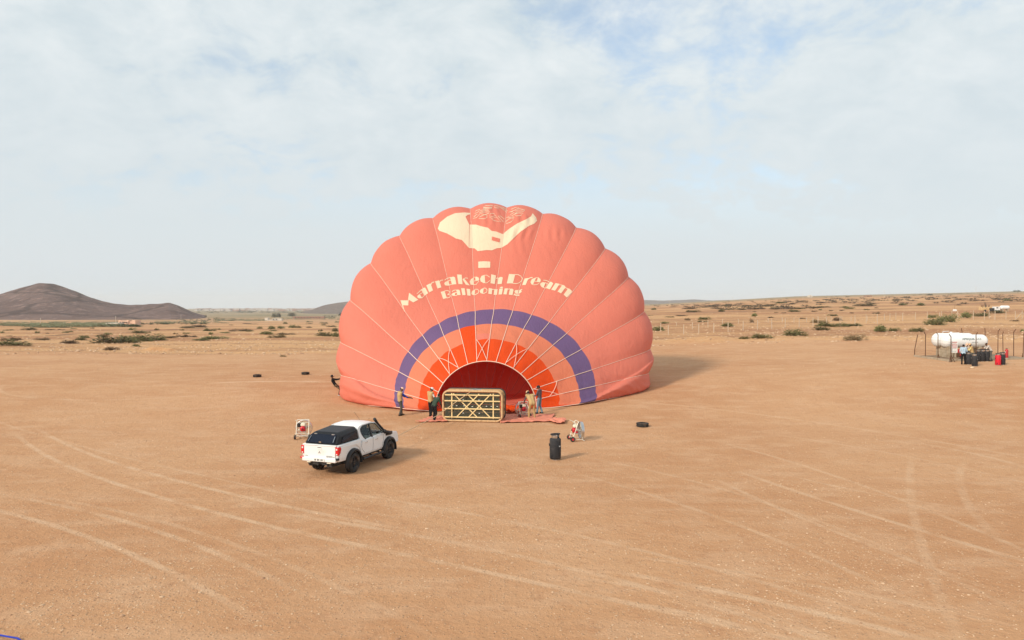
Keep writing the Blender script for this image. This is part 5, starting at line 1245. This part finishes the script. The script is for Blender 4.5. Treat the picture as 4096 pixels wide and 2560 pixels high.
wb = G(*z8(835, 1175)); t = MB().ball((0, 0, .06), .12, 0, 9, None, (1.4, .8, .7)).build('pale_stone', mat('pale_rock', (.70, .55, .38), .9, var=.2, bump=.5), None, 40); t.location = wb; tag(t, 'pale rock lying in front of the filling yard', 'rock')
# people at the filling yard
yg = 'workers at the filling yard'
person('man in light blue shirt and black trousers seen from behind at the yard', G(*z8(562, 1055)), R(-12), dict(wrR=(.26, .22, .98), elR=(.28, .0, 1.13), wrL=(-.20, .2, .98), elL=(-.27, .0, 1.13)), ('sky', 'sky', 'black', 'navy'), None, None, scale=1.0, group=yg)
person('man in tan vest with pale yellow sleeve reaching down between the cylinders', G(*z8(870, 1035)) + Vector((0, .25, 0)), R(70), dict(head=(0, .12, 1.56), chest=(0, .05, 1.29), neck=(0, .06, 1.44), shL=(-.19, .05, 1.40), shR=(.19, .05, 1.40), wrL=(-.14, .46, .92), elL=(-.24, .24, 1.12), wrR=(.10, .5, .92), elR=(.24, .24, 1.10)), ('yellow', 'yellow', 'slate', 'navy'), 'tcap', 'tan', scale=1.02, group=yg, sleeve='short')
person('man in pale cap and grey top bending behind the tan vest man', G(*z8(800, 985)) + Vector((0, .2, 0)), R(110), dict(pel=(0, -.10, .92), chest=(0, .10, 1.25), neck=(0, .22, 1.40), head=(0, .30, 1.50), shL=(-.19, .15, 1.36), shR=(.19, .15, 1.36), wrL=(-.12, .5, .95), elL=(-.24, .32, 1.08), wrR=(.1, .5, .95), elR=(.24, .32, 1.08)), ('stone', 'stone', 'grey', 'navy'), 'pink', None, scale=1.03, group=yg, sleeve='short')
person('man in off white polo leaning both arms on the cylinders', G(*z8(1395, 958)), R(78), dict(pel=(0, -.02, .92), waist=(0, .05, 1.06), chest=(0, .17, 1.25), neck=(0, .28, 1.38), head=(0, .36, 1.50), shL=(-.19, .22, 1.34), shR=(.19, .22, 1.34), elL=(-.24, .45, 1.12), elR=(.24, .45, 1.12), wrL=(-.14, .72, 1.08), wrR=(.14, .72, 1.08), anL=(-.13, .05, .09), anR=(.13, -.15, .09)), ('stone', 'stone', 'slate', 'navy'), None, None, scale=1.0, group=yg, sleeve='short', look=.3)

# ------------------------------------------------------------------ concrete post fences across the plain
M_post = mat('pale_concrete_post', (.55, .43, .31), .9, var=.15, scale=5)
def zf(x, y): return (2560 + x * .6347, 1080 + y * .6347)
def post_fence(label, pts, hpx, braces=()):
    g = [G(*zf(x, y)) for x, y in pts]; t = thing('post_fence', label, 'fence', g[0]); o0 = g[0]; tops = []
    for i, p in enumerate(g):
        h = hpx[i] * .6347 / F * p.y; m = MB(); m.box((0, 0, h / 2 - .1), (.13, .13, h + .2)); m.box((.02, 0, h + .05), (.13, .1, .12), rot=Matrix.Rotation(R(20), 3, 'Y')); o = m.build('post', M_post, t); o.location = p - o0; tops.append(p - o0 + Vector((0, 0, h)))
        if i in braces:
            for s in (-1, 1): MB().bar((0, 0, h * .85), (s * h * .75, 0, 0), .10).build('brace', M_post, o)
    for i in range(len(g) - 1):
        for fz in (.9, .5): MB().tube([(g[i] - o0).lerp(tops[i], fz), (g[i + 1] - o0).lerp(tops[i + 1], fz)], .012, 3).build('wire', M_rust, t)
    return t
post_fence('near row of pale concrete fence posts crossing the plain right of the balloon', [(130, 388), (178, 410), (275, 405), (370, 400), (465, 395), (555, 390), (650, 382), (740, 376), (830, 370), (915, 364), (1003, 360), (1090, 357), (1175, 352), (1260, 346), (1355, 340), (1425, 334), (1495, 340), (1575, 318), (1655, 320), (1735, 316), (1810, 312), (1900, 306), (1965, 302)], [50, 60, 58, 58, 57, 57, 57, 56, 55, 55, 55, 54, 54, 53, 52, 52, 60, 42, 46, 46, 47, 44, 42])
post_fence('tall pale concrete fence posts with a braced post right of the scrub', [(1888, 310), (2002, 308), (2100, 310), (2170, 316), (2200, 306), (2237, 314), (2306, 312), (2365, 312), (2408, 308), (2470, 306)], [44, 48, 52, 56, 52, 52, 54, 50, 50, 50], (1, 8))
post_fence('far row of thin fence posts behind the near row', [(230, 355), (330, 372), (428, 362), (520, 345), (620, 338), (712, 330), (808, 330), (896, 330), (970, 332), (1050, 330), (1122, 335), (1204, 328), (1272, 325), (1330, 322), (1432, 322), (1540, 318), (1612, 312)], [22, 40, 42, 32, 26, 20, 26, 30, 30, 30, 40, 34, 30, 26, 30, 40, 40])
# sign on a pole far right
p = G(*z5(1035, 305)); t = thing('road_sign', 'small white sign board on a thin pole on the far plain', 'sign', p); u = p.y / F
MB().tube([(0, 0, -.2), (0, 0, 62 * .2116 * u + .3)], .04, 5).build('pole', M_rust, t); MB().prism([(-.75, 0), (.75, 0), (.82, .3), (.7, .75), (-.65, .8), (-.8, .4)], -.03, .03, 'y').build('board', M_plate, t); kids(t)[-1].location = (0, 0, 50 * .2116 * u)

# far lorry, trailer and tank at the right edge
def zq(x, y): return (3880 + x * .08926, 1190 + y * .08926)
p = G(*zq(640, 640)); u = p.y / F * .08926; t = thing('flatbed_lorry', 'sand coloured flatbed lorry carrying upright brown bottles far right', 'lorry', p, R(0))
M_sand = mat('sand_paint', (.66, .44, .22), .6, var=.12, dirt=(.35, .28, .12), dscale=1, dlo=.5, dhi=.8)
MB().box(((560 - 640) * u, 0, 140 * u), (220 * u, 2.0, 150 * u)).build('cab', M_sand, t, 30, bevel=.1); MB().box(((780 - 640) * u, .1, 150 * u), (215 * u, 1.9, 130 * u)).build('cargo_side', M_sand, t, 30, bevel=.03)
for x in (480, 625): MB().box(((x - 640) * u, -1.01, 190 * u), (26 * u, .04, 26 * u)).build('cab_window', M_dark, t)
for x in (600, 840): MB().lathe([(0, -.12), (.42, -.12), (.45, 0), (.42, .12), (0, .12)], 16, 0, Matrix.Translation(((x - 640) * u, -.9, .42)) @ Matrix.Rotation(R(90), 4, 'X')).build('wheel', M_rubber, t, 40)
for k, x in enumerate((490, 545, 600, 650, 700, 745, 800, 860)):
    MB().tube([((x - 640) * u, .2 * (k % 3 - 1), 225 * u), ((x - 640) * u + .12 * (k % 3 - 1), .2 * (k % 3 - 1), (330 if k not in (3, 4) else 430) * u)], [.14, .05], 6).build('bottle', M_rust if k not in (3, 4) else M_dark, t, 40)
p2 = G(*zq(1170, 640)); t = thing('box_trailer', 'white box trailer with dark window beside the far lorry', 'trailer', p2); MB().box((0, 0, 130 * u), (210 * u, 1.8, 190 * u)).build('box', M_tankw, t, 30, bevel=.05); MB().box((-20 * u, -.92, 175 * u), (80 * u, .04, 45 * u)).build('window', M_dark, t); MB().box((-170 * u, .2, 90 * u), (150 * u, 1.2, 150 * u)).build('equipment', M_dark, t, 30, bevel=.1)
for x in (-60, 60): MB().lathe([(0, -.1), (.32, -.1), (.34, 0), (.32, .1), (0, .1)], 14, 0, Matrix.Translation((x * u, -.85, .3)) @ Matrix.Rotation(R(90), 4, 'X')).build('wheel', M_rubber, t, 40)
p3 = G(*zq(1550, 640)); t = thing('storage_tank', 'far white horizontal storage tank behind the box trailer', 'gas tank', p3); T = Matrix.Translation((0, 0, 190 * u)) @ Matrix.Rotation(R(90), 4, 'Y'); hl, r = 205 * u, 85 * u
MB().lathe([(0, -hl)] + [(r * math.sin(math.pi / 2 * k / 6), -hl + r * .8 * (1 - math.cos(math.pi / 2 * k / 6))) for k in range(1, 7)] + [(r * math.cos(math.pi / 2 * k / 6), hl - r * .8 + r * .8 * math.sin(math.pi / 2 * k / 6)) for k in range(7)], 24, 0, T).build('shell', M_tankw, t, 60)
for x in (-110, 110): MB().box((x * u, 0, 55 * u), (30 * u, 1.2, 110 * u)).build('saddle', M_conc, t)

# ------------------------------------------------------------------ shrubs
def leaf_mat(name, c1, c2):
    m, nt, b = base_mat(name); geo = N(nt, 'ShaderNodeNewGeometry'); oi = N(nt, 'ShaderNodeObjectInfo')
    mx = N(nt, 'ShaderNodeMix', data_type='RGBA'); L(nt, geo.outputs['Random Per Island'], mx.inputs[0]); mx.inputs[6].default_value = c1 + (1,); mx.inputs[7].default_value = c2 + (1,)
    hs = N(nt, 'ShaderNodeHueSaturation'); r = N(nt, 'ShaderNodeMapRange'); L(nt, oi.outputs['Random'], r.inputs[0]); r.inputs[3].default_value = .7; r.inputs[4].default_value = 1.25; L(nt, r.outputs[0], hs.inputs['Value'])
    r2 = N(nt, 'ShaderNodeMapRange'); L(nt, oi.outputs['Random'], r2.inputs[0]); r2.inputs[3].default_value = .475; r2.inputs[4].default_value = .51; L(nt, r2.outputs[0], hs.inputs['Hue']); L(nt, mx.outputs[2], hs.inputs['Color'])
    L(nt, hs.outputs[0], b.inputs['Base Color']); b.inputs['Roughness'].default_value = .8; b.inputs['Specular IOR Level'].default_value = .2; return m
M_leaf = leaf_mat('olive_shrub_leaf', (.10, .11, .040), (.24, .23, .09)); M_dry = leaf_mat('dry_shrub_twig', (.15, .11, .055), (.29, .21, .11)); M_twig = mat('shrub_twig', (.11, .075, .045), .9)
M_dkleaf = leaf_mat('dark_tree_leaf', (.035, .05, .022), (.085, .10, .042))
def blades(n, seed, clumps, up=.8, size=.10):
    """leafy twigs spread through several low domes (unit width 1, unit height 1)"""
    rs = np.random.RandomState(seed); V = []; Fq = []
    cs = [(rs.uniform(-.34, .34), rs.uniform(-.3, .3), rs.uniform(.16, .30), rs.uniform(.55, 1.0)) for _ in range(clumps)]
    for k in range(n):
        cx, cy, cr, ch = cs[rs.randint(clumps)]
        a = rs.uniform(0, 2 * math.pi); q = rs.rand() ** .6; rr_ = cr * q
        hz_ = ch * math.sqrt(max(0.02, 1 - q * q)) * rs.uniform(.15, 1.0)
        b0 = np.array([cx + rr_ * math.cos(a), cy + rr_ * math.sin(a), hz_ * .9])
        d = np.array([math.cos(a) * (.4 + q), math.sin(a) * (.4 + q), up + rs.uniform(-.3, .5)]); d /= np.linalg.norm(d); d += rs.normal(0, .25, 3)
        s = rs.normal(0, 1, 3); s -= d * (s @ d) / (d @ d); s /= np.linalg.norm(s)
        l = size * rs.uniform(.7, 1.7); w = size * rs.uniform(.18, .38); o = len(V)
        V += [b0 - s * w * .5, b0 + s * w * .5, b0 + d * l * .6 + s * w * .45, b0 + d * l]; Fq.append((o, o + 1, o + 2, o + 3))
    return np.array(V), np.array(Fq)
SHR = []; 
for i in range(7):
    v, f = blades(650, 40 + i, 3 + i % 4, size=.115)
    SHR.append((np_mesh('shrub_leaves', v, f, M_leaf), np_mesh('shrub_leaves_dry', v, f, M_dry)))
tw = MB()
for k in range(14):
    a = k * 2.4; tw.tube([(.03 * math.cos(a), .03 * math.sin(a), -.1), (.15 * math.cos(a), .13 * math.sin(a), .3), (.33 * math.cos(a), .28 * math.sin(a), .55)], [.014, .010, .004], 4)
TW = tw.mesh('stem', M_twig)
def shrub(u_, v_, wpx, hpx, dry, label, group, name='shrub'):
    g = G(u_, v_); s = g.y / F; w, h = max(.3, wpx * s * 1.18), max(.28, hpx * s * 1.55)
    t = link(name, SHR[rnd.randrange(7)][1 if dry else 0]); t.location = g - Vector((0, 0, .04 * h)); t.scale = (w * 1.08, w * rnd.uniform(.7, 1.0), h); t.rotation_euler = (0, 0, rnd.choice((0, math.pi)) + rnd.uniform(-.4, .4))
    if wpx > 26:
        link('stems', TW, t)
    return tag(t, label, 'shrub', group)
LEFT = [(110,520,230,34,0),(60,490,90,25,1),(120,485,60,15,1),(200,415,75,15,0),(255,438,30,14,0),(565,485,75,18,0),(575,470,55,20,0),(300,485,90,15,1),(490,507,110,22,1),(455,435,35,12,0),(490,429,30,8,0),(350,413,60,6,1),(425,413,40,6,1),(505,409,40,6,0),(780,508,250,44,0),(860,498,130,40,0),(720,462,80,20,1),(745,448,50,14,0),(1020,492,200,40,0),(1110,486,90,22,0),(1180,470,90,12,1),(915,416,40,15,0),(955,437,80,18,0),(1020,434,30,10,0),(1083,417,28,14,0),(1255,417,30,8,0),(1215,444,30,10,1),(1295,441,40,10,0),(1260,464,70,18,1),(1335,464,70,10,1),(1450,423,65,20,0),(1505,412,35,9,0),(1455,447,30,18,0),(1290,402,110,14,1),(1380,396,110,16,1),(1480,477,150,20,0),(1400,486,110,10,0),(1560,436,65,7,0),(1605,421,50,7,1),(1675,424,100,16,1),(1730,426,40,8,0),(1795,406,35,13,0),(1875,409,50,22,0),(1940,405,45,18,0),(1837,444,90,20,0),(1885,424,40,10,0),(1915,469,95,24,1),(1980,447,100,14,1),(1970,373,30,14,0),(2025,400,50,20,0),(2060,401,45,16,1),(2140,362,35,10,0),(2140,373,40,5,0),(2135,399,45,8,1),(2240,459,120,28,0),(2240,383,40,8,0),(2295,393,70,9,1),(2235,371,40,12,0),(2215,423,25,14,0),(2320,426,40,25,0),(2325,463,50,32,0),(2330,363,40,8,0),(768,554,90,22,1),(935,529,60,15,0),(15,436,30,12,0),(40,419,30,8,0),(75,418,30,8,0),(60,458,40,5,1),(1955,600,40,12,1),(1700,372,50,5,1),(1750,374,60,4,1),(1610,352,40,6,0),(1600,382,30,4,1),(640,405,30,6,1),(330,440,20,6,1)]
RIGHT = [(120,384,70,28,0),(155,338,50,12,0),(185,299,40,8,0),(250,290,70,6,1),(300,317,35,12,1),(410,313,55,20,0),(395,327,55,10,0),(340,265,65,14,0),(510,263,40,14,0),(560,356,95,22,0),(655,434,50,16,0),(755,430,110,26,0),(700,333,25,22,1),(725,293,45,20,0),(720,263,30,4,1),(820,301,45,7,1),(735,246,90,12,1),(840,246,45,12,1),(960,264,70,12,0),(1000,245,65,8,0),(980,414,130,34,0),(1130,333,85,22,1),(1240,321,50,22,1),(1130,380,90,22,0),(1210,356,150,26,0),(1310,354,120,20,0),(1020,308,30,8,1),(1210,289,45,12,0),(1100,239,90,10,0),(1330,246,55,10,0),(1290,237,50,8,0),(1365,445,110,32,1),(1525,389,100,40,0),(1605,386,60,24,0),(1745,389,80,28,0),(1490,277,35,14,1),(1410,226,110,14,0),(1650,223,55,12,0),(1775,225,55,18,0),(1430,253,30,8,0),(1850,302,45,24,0),(1880,347,110,40,0),(1960,327,100,40,0),(2060,302,70,36,0),(2140,292,90,26,0),(2250,274,90,18,0),(2005,223,30,6,1),(2310,194,35,14,0),(2360,323,40,10,1),(2410,391,25,16,0),(885,211,60,12,0),(955,216,50,8,1),(800,226,50,8,0),(850,219,30,6,1),(1170,236,60,8,0),(540,229,40,8,0),(635,251,40,10,0),(330,246,90,10,1),(400,237,40,6,0),(600,241,30,6,0),(550,251,60,6,0),(475,241,30,5,1),(1100,263,28,8,1),(1140,254,22,8,0),(1205,259,22,8,1),(1275,257,25,6,1),(1332,273,22,6,1),(1490,241,25,5,1),(90,251,40,12,0),(680,226,40,6,0),(760,241,30,5,0),(65,288,25,4,1),(860,270,20,5,1),(905,272,22,6,1)]
LBIG = {(780, 508): 'large green spreading shrub on the left plain, biggest of its cluster', (110, 520): 'wide brownish green shrub at the left picture edge', (1020, 492): 'long green shrub right beside the biggest left cluster', (768, 554): 'dry brown shrub alone nearest the dirt yard on the left', (1480, 477): 'long low green shrub halfway between left hill and balloon', (2240, 459): 'green shrub just left of the balloon on the plain', (1875, 409): 'compact dark green shrub in the middle of the left plain', (565, 485): 'dark green shrub left of the biggest left cluster', (490, 507): 'greyish dry shrub between the left edge and the biggest cluster'}
RBIG = {(980, 414): 'bushy green shrub in front of the near fence row, middle of right plain', (755, 430): 'dark green shrub nearest the balloon on the right plain', (1365, 445): 'grey dry round shrub at the edge of the dirt yard left of the tanks', (1525, 389): 'tall loose green shrub left of the filling yard', (1745, 389): 'round green shrub directly left of the tanks', (1210, 356): 'very long low green shrub along the near fence row', (1880, 347): 'green shrub at the front of the thicket above the tanks', (120, 384): 'green shrub touching the right side of the balloon', (655, 434): 'small dark green shrub nearest the dirt yard on the right', (560, 356): 'green shrub behind the near fence row close to the balloon'}
ORD = 'first second third fourth fifth sixth seventh eighth ninth tenth eleventh twelfth thirteenth fourteenth fifteenth sixteenth seventeenth eighteenth nineteenth twentieth'.split()
def place_shrubs(lst, conv, k, big, zones, group):
    bins = {}
    for (x, y, w, h, d) in lst:
        u_, v_ = conv(x, y); zn = next(n for lim, n in zones if u_ < lim); dist = G(u_, v_).y
        band = 'near' if dist < 170 else 'middle' if dist < 330 else 'far'
        key = ('dry brown' if d else 'dark olive', 'wide low' if w > 60 else 'small', band, zn); bins.setdefault(key, []).append((u_, v_, w * k, h * k, d, big.get((x, y))))
    for (c, sz, band, zn), items in bins.items():
        items.sort(); free = [q for q in items if not q[5]]
        for q in items:
            if q[5]: lab = q[5]
            elif len(free) == 1: lab = '%s %s shrub on the %s plain %s' % (c, sz, band, zn)
            else: lab = '%s %s shrub on the %s plain %s, %s from left' % (c, sz, band, zn, ORD[free.index(q)])
            shrub(q[0], q[1], q[2], q[3], q[4], lab, group)
place_shrubs(LEFT, lambda x, y: (x * .5785, 1080 + y * .5785), .5785, LBIG, [(420, 'below the big hill'), (850, 'below the pink house'), (1150, 'below the hill gap'), (9999, 'beside the balloon')], 'shrubs dotted over the plain left of the balloon')
place_shrubs(RIGHT, zf, .6347, RBIG, [(2900, 'right of the balloon'), (3350, 'amid the fence posts'), (3700, 'left of the tanks'), (9999, 'above the tanks')], 'shrubs dotted over the plain right of the balloon')
# far scrub and groves: uncountable
def scrub(name, label, boxes, seed, m, n, size, hgt):
    rs = np.random.RandomState(seed); V = []; Fq = []
    lv, lf = blades(60, seed, 3, size=.22)
    for (u0, u1, v0, v1), k in zip(boxes, n):
        for _ in range(k):
            t_ = rs.rand(); g = G(u0 + (u1 - u0) * t_, v0 + (v1 - v0) * rs.rand() ** 1.0); s = rs.uniform(.5, 1.3) * size; h = rs.uniform(.5, 1.2) * hgt
            o = len(V) * len(lv); V.append(lv * np.array([s, s, h]) + np.array(g)); Fq.append(lf + o)
    if V: tag(link(name, np_mesh(name, np.concatenate(V), np.concatenate(Fq), m)), label, 'scrub', kind='stuff')
scrub('far_grove', 'pale green grove in front of the left hill', [(0, 480, 1289, 1308), (120, 420, 1296, 1312), (620, 900, 1285, 1296), (860, 1060, 1276, 1285), (1060, 1380, 1273, 1279)], 3, leaf_mat('grove_leaf', (.14, .15, .075), (.27, .27, .15)), [230, 120, 60, 90, 80], 7, 2.1)
scrub('dark_hedge', 'dark hedge along the pink house and below the left hill', [(400, 560, 1305, 1308), (540, 840, 1292, 1299), (705, 830, 1278, 1290), (830, 900, 1272, 1284), (1290, 1345, 1262, 1272)], 5, M_dkleaf, [90, 60, 60, 40, 60], 5, 1.9)
scrub('far_scrub', 'dark far scrub along the right skyline', [(2600, 3100, 1216, 1228), (2900, 3500, 1200, 1214), (3300, 4096, 1186, 1206), (3600, 4300, 1174, 1196), (3100, 4096, 1196, 1222), (2600, 3300, 1226, 1240)], 8, leaf_mat('scrub_leaf', (.10, .09, .045), (.19, .155, .085)), [60, 60, 75, 60, 30, 25], 9, 1.6)

# ------------------------------------------------------------------ far trees, houses, poles
def far_tree(label, u_, v0, v1, wpx, group=None, seed=0):
    g = G(u_, v0); s = g.y / F; H = (v0 - v1) * s; W = wpx * s
    t = thing('tree', label, 'tree', g, 0, group)
    tr = MB(); tr.tube([(0, 0, -.5), (.02 * H, 0, .25 * H), (0, 0, .6 * H)], [.035 * H, .025 * H, .01 * H], 7)
    for k in range(5): a = k * 1.3; tr.tube([(0, 0, (.28 + .05 * k) * H), (.25 * W * math.cos(a), .25 * W * math.sin(a), (.5 + .06 * k) * H)], [.015 * H, .005 * H], 5)
    tr.build('trunk', M_twig, t, 50)
    v, f = blades(900, 70 + seed, 9, size=.10); v = v * np.array([W * 1.25, W * 1.25, H * .80]); v[:, 2] += H * .22
    link('crown', np_mesh('crown', v, f, M_dkleaf), t)
far_tree('tall twin-topped tree behind the ruined house, left of two', 1098, 1277, 1245, 18, seed=1); far_tree('tall slim tree right of the twin-topped tree', 1117, 1277, 1243, 14, seed=2); far_tree('round tree standing alone left of the second hill', 1168, 1272, 1244, 24, seed=3)
far_tree('dark tree at the far end of the second hill beside the balloon', 1372, 1268, 1246, 26, seed=4); far_tree('small dark tree on the left hill toe', 822, 1270, 1259, 8, seed=5)
far_tree('dark tree on the right skyline', 3722, 1184, 1173, 14, seed=6); far_tree('dark tree clump at the right end of the skyline', 4070, 1170, 1158, 22, seed=7)
M_pinkw = mat('pink_plaster', (.74, .48, .34), .9, var=.1, scale=.3); M_pale = mat('pale_plaster', (.62, .55, .45), .9, var=.1, scale=.3); M_hole = mat('dark_opening', (.05, .04, .035), .9); M_brick = mat('dull_red_brick', (.30, .16, .11), .9, var=.2, scale=.4)
def house(label, u0, u1, vb, blocks, wins, m, dpt=9):
    g = G((u0 + u1) / 2, vb); s = g.y / F; t = thing('house', label, 'house', g)
    for (a, b_, h) in blocks: MB().box((((a + b_) / 2 - (u0 + u1) / 2) * s, dpt / 2, h * s / 2 - .5), ((b_ - a) * s, dpt * (.8 + .3 * rnd.random()), h * s + 1)).build('wall', m, t)
    for (a, b_, z0, z1) in wins: MB().box((((a + b_) / 2 - (u0 + u1) / 2) * s, -.6 + 0.0, (z0 + z1) / 2 * s), ((b_ - a) * s, .5, (z1 - z0) * s)).build('window', M_hole, t)
    return t
house('two storey pink house below the left hill', 473, 541, 1299, [(474, 514, 16), (514, 528, 14), (527, 541, 18.5), (474, 480, 18.5), (508, 514, 18)], [(481, 484, 8, 12), (490, 493, 9, 12), (495, 498, 9, 12), (500, 503, 9, 12), (507, 510, 7, 11), (517, 519, 8, 11)], M_pinkw)
house('low pale house left of the pink house', 420, 472, 1300, [(421, 472, 8)], [(437, 442, 1, 5), (449, 454, 1, 5)], M_pale)
house('small ruined white house below the far trees', 1058, 1128, 1283, [(1059, 1071, 12), (1088, 1126, 9), (1071, 1088, 4)], [(1092, 1096, 3, 7), (1104, 1108, 3, 7)], M_pale)
house('long low brick house at the foot of the second hill', 1170, 1298, 1275, [(1172, 1296, 9)], [(1180 + 12 * k, 1184 + 12 * k, 3, 6) for k in range(9)], M_brick)
house('tiny pale house on the right skyline', 3235, 3252, 1189, [(3236, 3250, 6), (3240, 3245, 9)], [(3240, 3242, 2, 4)], M_pale); house('dull block on the right skyline', 3462, 3490, 1187, [(3463, 3489, 5)], [(3470, 3473, 1, 3)], M_brick)
for u_, vb, vt_, lab in ((162, 1301, 1273, 'pale utility pole in front of the big left hill'), (463, 1300, 1265, 'pale utility pole beside the pink house'), (724, 1284, 1260, 'pale utility pole at the low end of the left hill'), (1340, 1270, 1256, 'white pole beside the second hill'), (2930, 1204, 1186, 'thin pole on the far plain right of the balloon'), (3212, 1194, 1175, 'thin pole left of the tiny skyline house'), (3537, 1190, 1162, 'thin tall pole in the middle of the right skyline'), (3904, 1178, 1146, 'tallest thin pole on the right skyline'), (2679, 1222, 1202, 'thin pole nearest the balloon on the right skyline')):
    g = G(u_, vb); h = (vb - vt_) * g.y / F; t = thing('utility_pole', lab, 'pole', g, 0, 'utility poles on the far plain')
    MB().tube([(0, 0, -1), (0, 0, h)], [max(.2, .35 * g.y / F), max(.12, .22 * g.y / F)], 6).build('mast', M_pale, t, 50); MB().bar((-h * .07, 0, h * .93), (h * .07, 0, h * .93), .18).build('crossarm', M_pale, t)
# mound of earth at the yard edge, left
def mound(label, u0, u1, vb, hpx):
    a, b_ = G(u0, vb), G(u1, vb); s = a.y / F; w = (b_ - a).length; h = hpx * s; c = (a + b_) / 2; V = []; n = 40; m_ = 18
    for j in range(m_):
        for i in range(n):
            x = -w / 2 + w * i / (n - 1); y = -w * .16 + w * .32 * j / (m_ - 1); q = max(0, 1 - (2 * x / w) ** 2) * max(0, 1 - (y / (w * .16)) ** 2)
            V.append((x, y, q ** .8 * h * (.75 + .5 * noise.noise(Vector((x * .35, y * .35, 2)))) + .12 * noise.noise(Vector((x * 1.7, y * 1.7, 5))) * q + float(zt(c.x + x, c.y + y)) - c.z - .03))
    f = [(j * n + i, j * n + i + 1, (j + 1) * n + i + 1, (j + 1) * n + i) for j in range(m_ - 1) for i in range(n - 1)]
    o = link('earth_mound', np_mesh('earth_mound', V, f, M_ground, smooth=True)); o.location = c; tag(o, label, 'mound')
mound('low mound of dug earth at the left edge of the yard', 565, 735, 1400, 20); mound('small dark heap of earth beside the low mound', 575, 630, 1398, 9)
# hazy town far out on the lower plain
def town():
    rs = np.random.RandomState(4); mb = MB()
    for _ in range(420):
        y = rs.uniform(3800, 8600); u_ = rs.uniform(780, 1330); x = (u_ - CU) / F * y; z = float(zt(x, y)); w, d, h = rs.uniform(8, 34), rs.uniform(8, 26), rs.uniform(3, 9) * (1.6 if rs.rand() < .1 else 1)
        mb.box((x, y, z + h / 2), (w, d, h), m=int(rs.rand() < .4))
    o = mb.build('far_town', [mat('far_wall', (.46, .41, .36), .9), M_brick]); tag(o, 'hazy far town on the plain between the hills', 'town', kind='stuff')
town()
scrub('town_trees', 'hazy trees among the far town', [(790, 1330, 1243, 1252)], 12, M_dkleaf, [60], 30, 6)

# ------------------------------------------------------------------ haze in the air
me = bpy.data.meshes.new('haze'); b0 = MB().box((0, 4440, 0), (18300, 9300, 2)); 
v = [(x, y, (-75 if z < 0 else 95)) for x, y, z in b0.v]; me.from_pydata(v, [], b0.f)
hm = bpy.data.materials.new('haze'); hm.use_nodes = True; nt = hm.node_tree; nt.nodes.clear(); out = nt.nodes.new('ShaderNodeOutputMaterial'); pv = nt.nodes.new('ShaderNodeVolumePrincipled')
pv.inputs['Color'].default_value = (.93, .95, .97, 1); pv.inputs['Density'].default_value = 0.95e-4; pv.inputs['Anisotropy'].default_value = 0.0; nt.links.new(pv.outputs[0], out.inputs['Volume']); me.materials.append(hm)
ho = link('haze', me); tag(ho, 'thin pale haze over the plain', 'haze', kind='stuff')
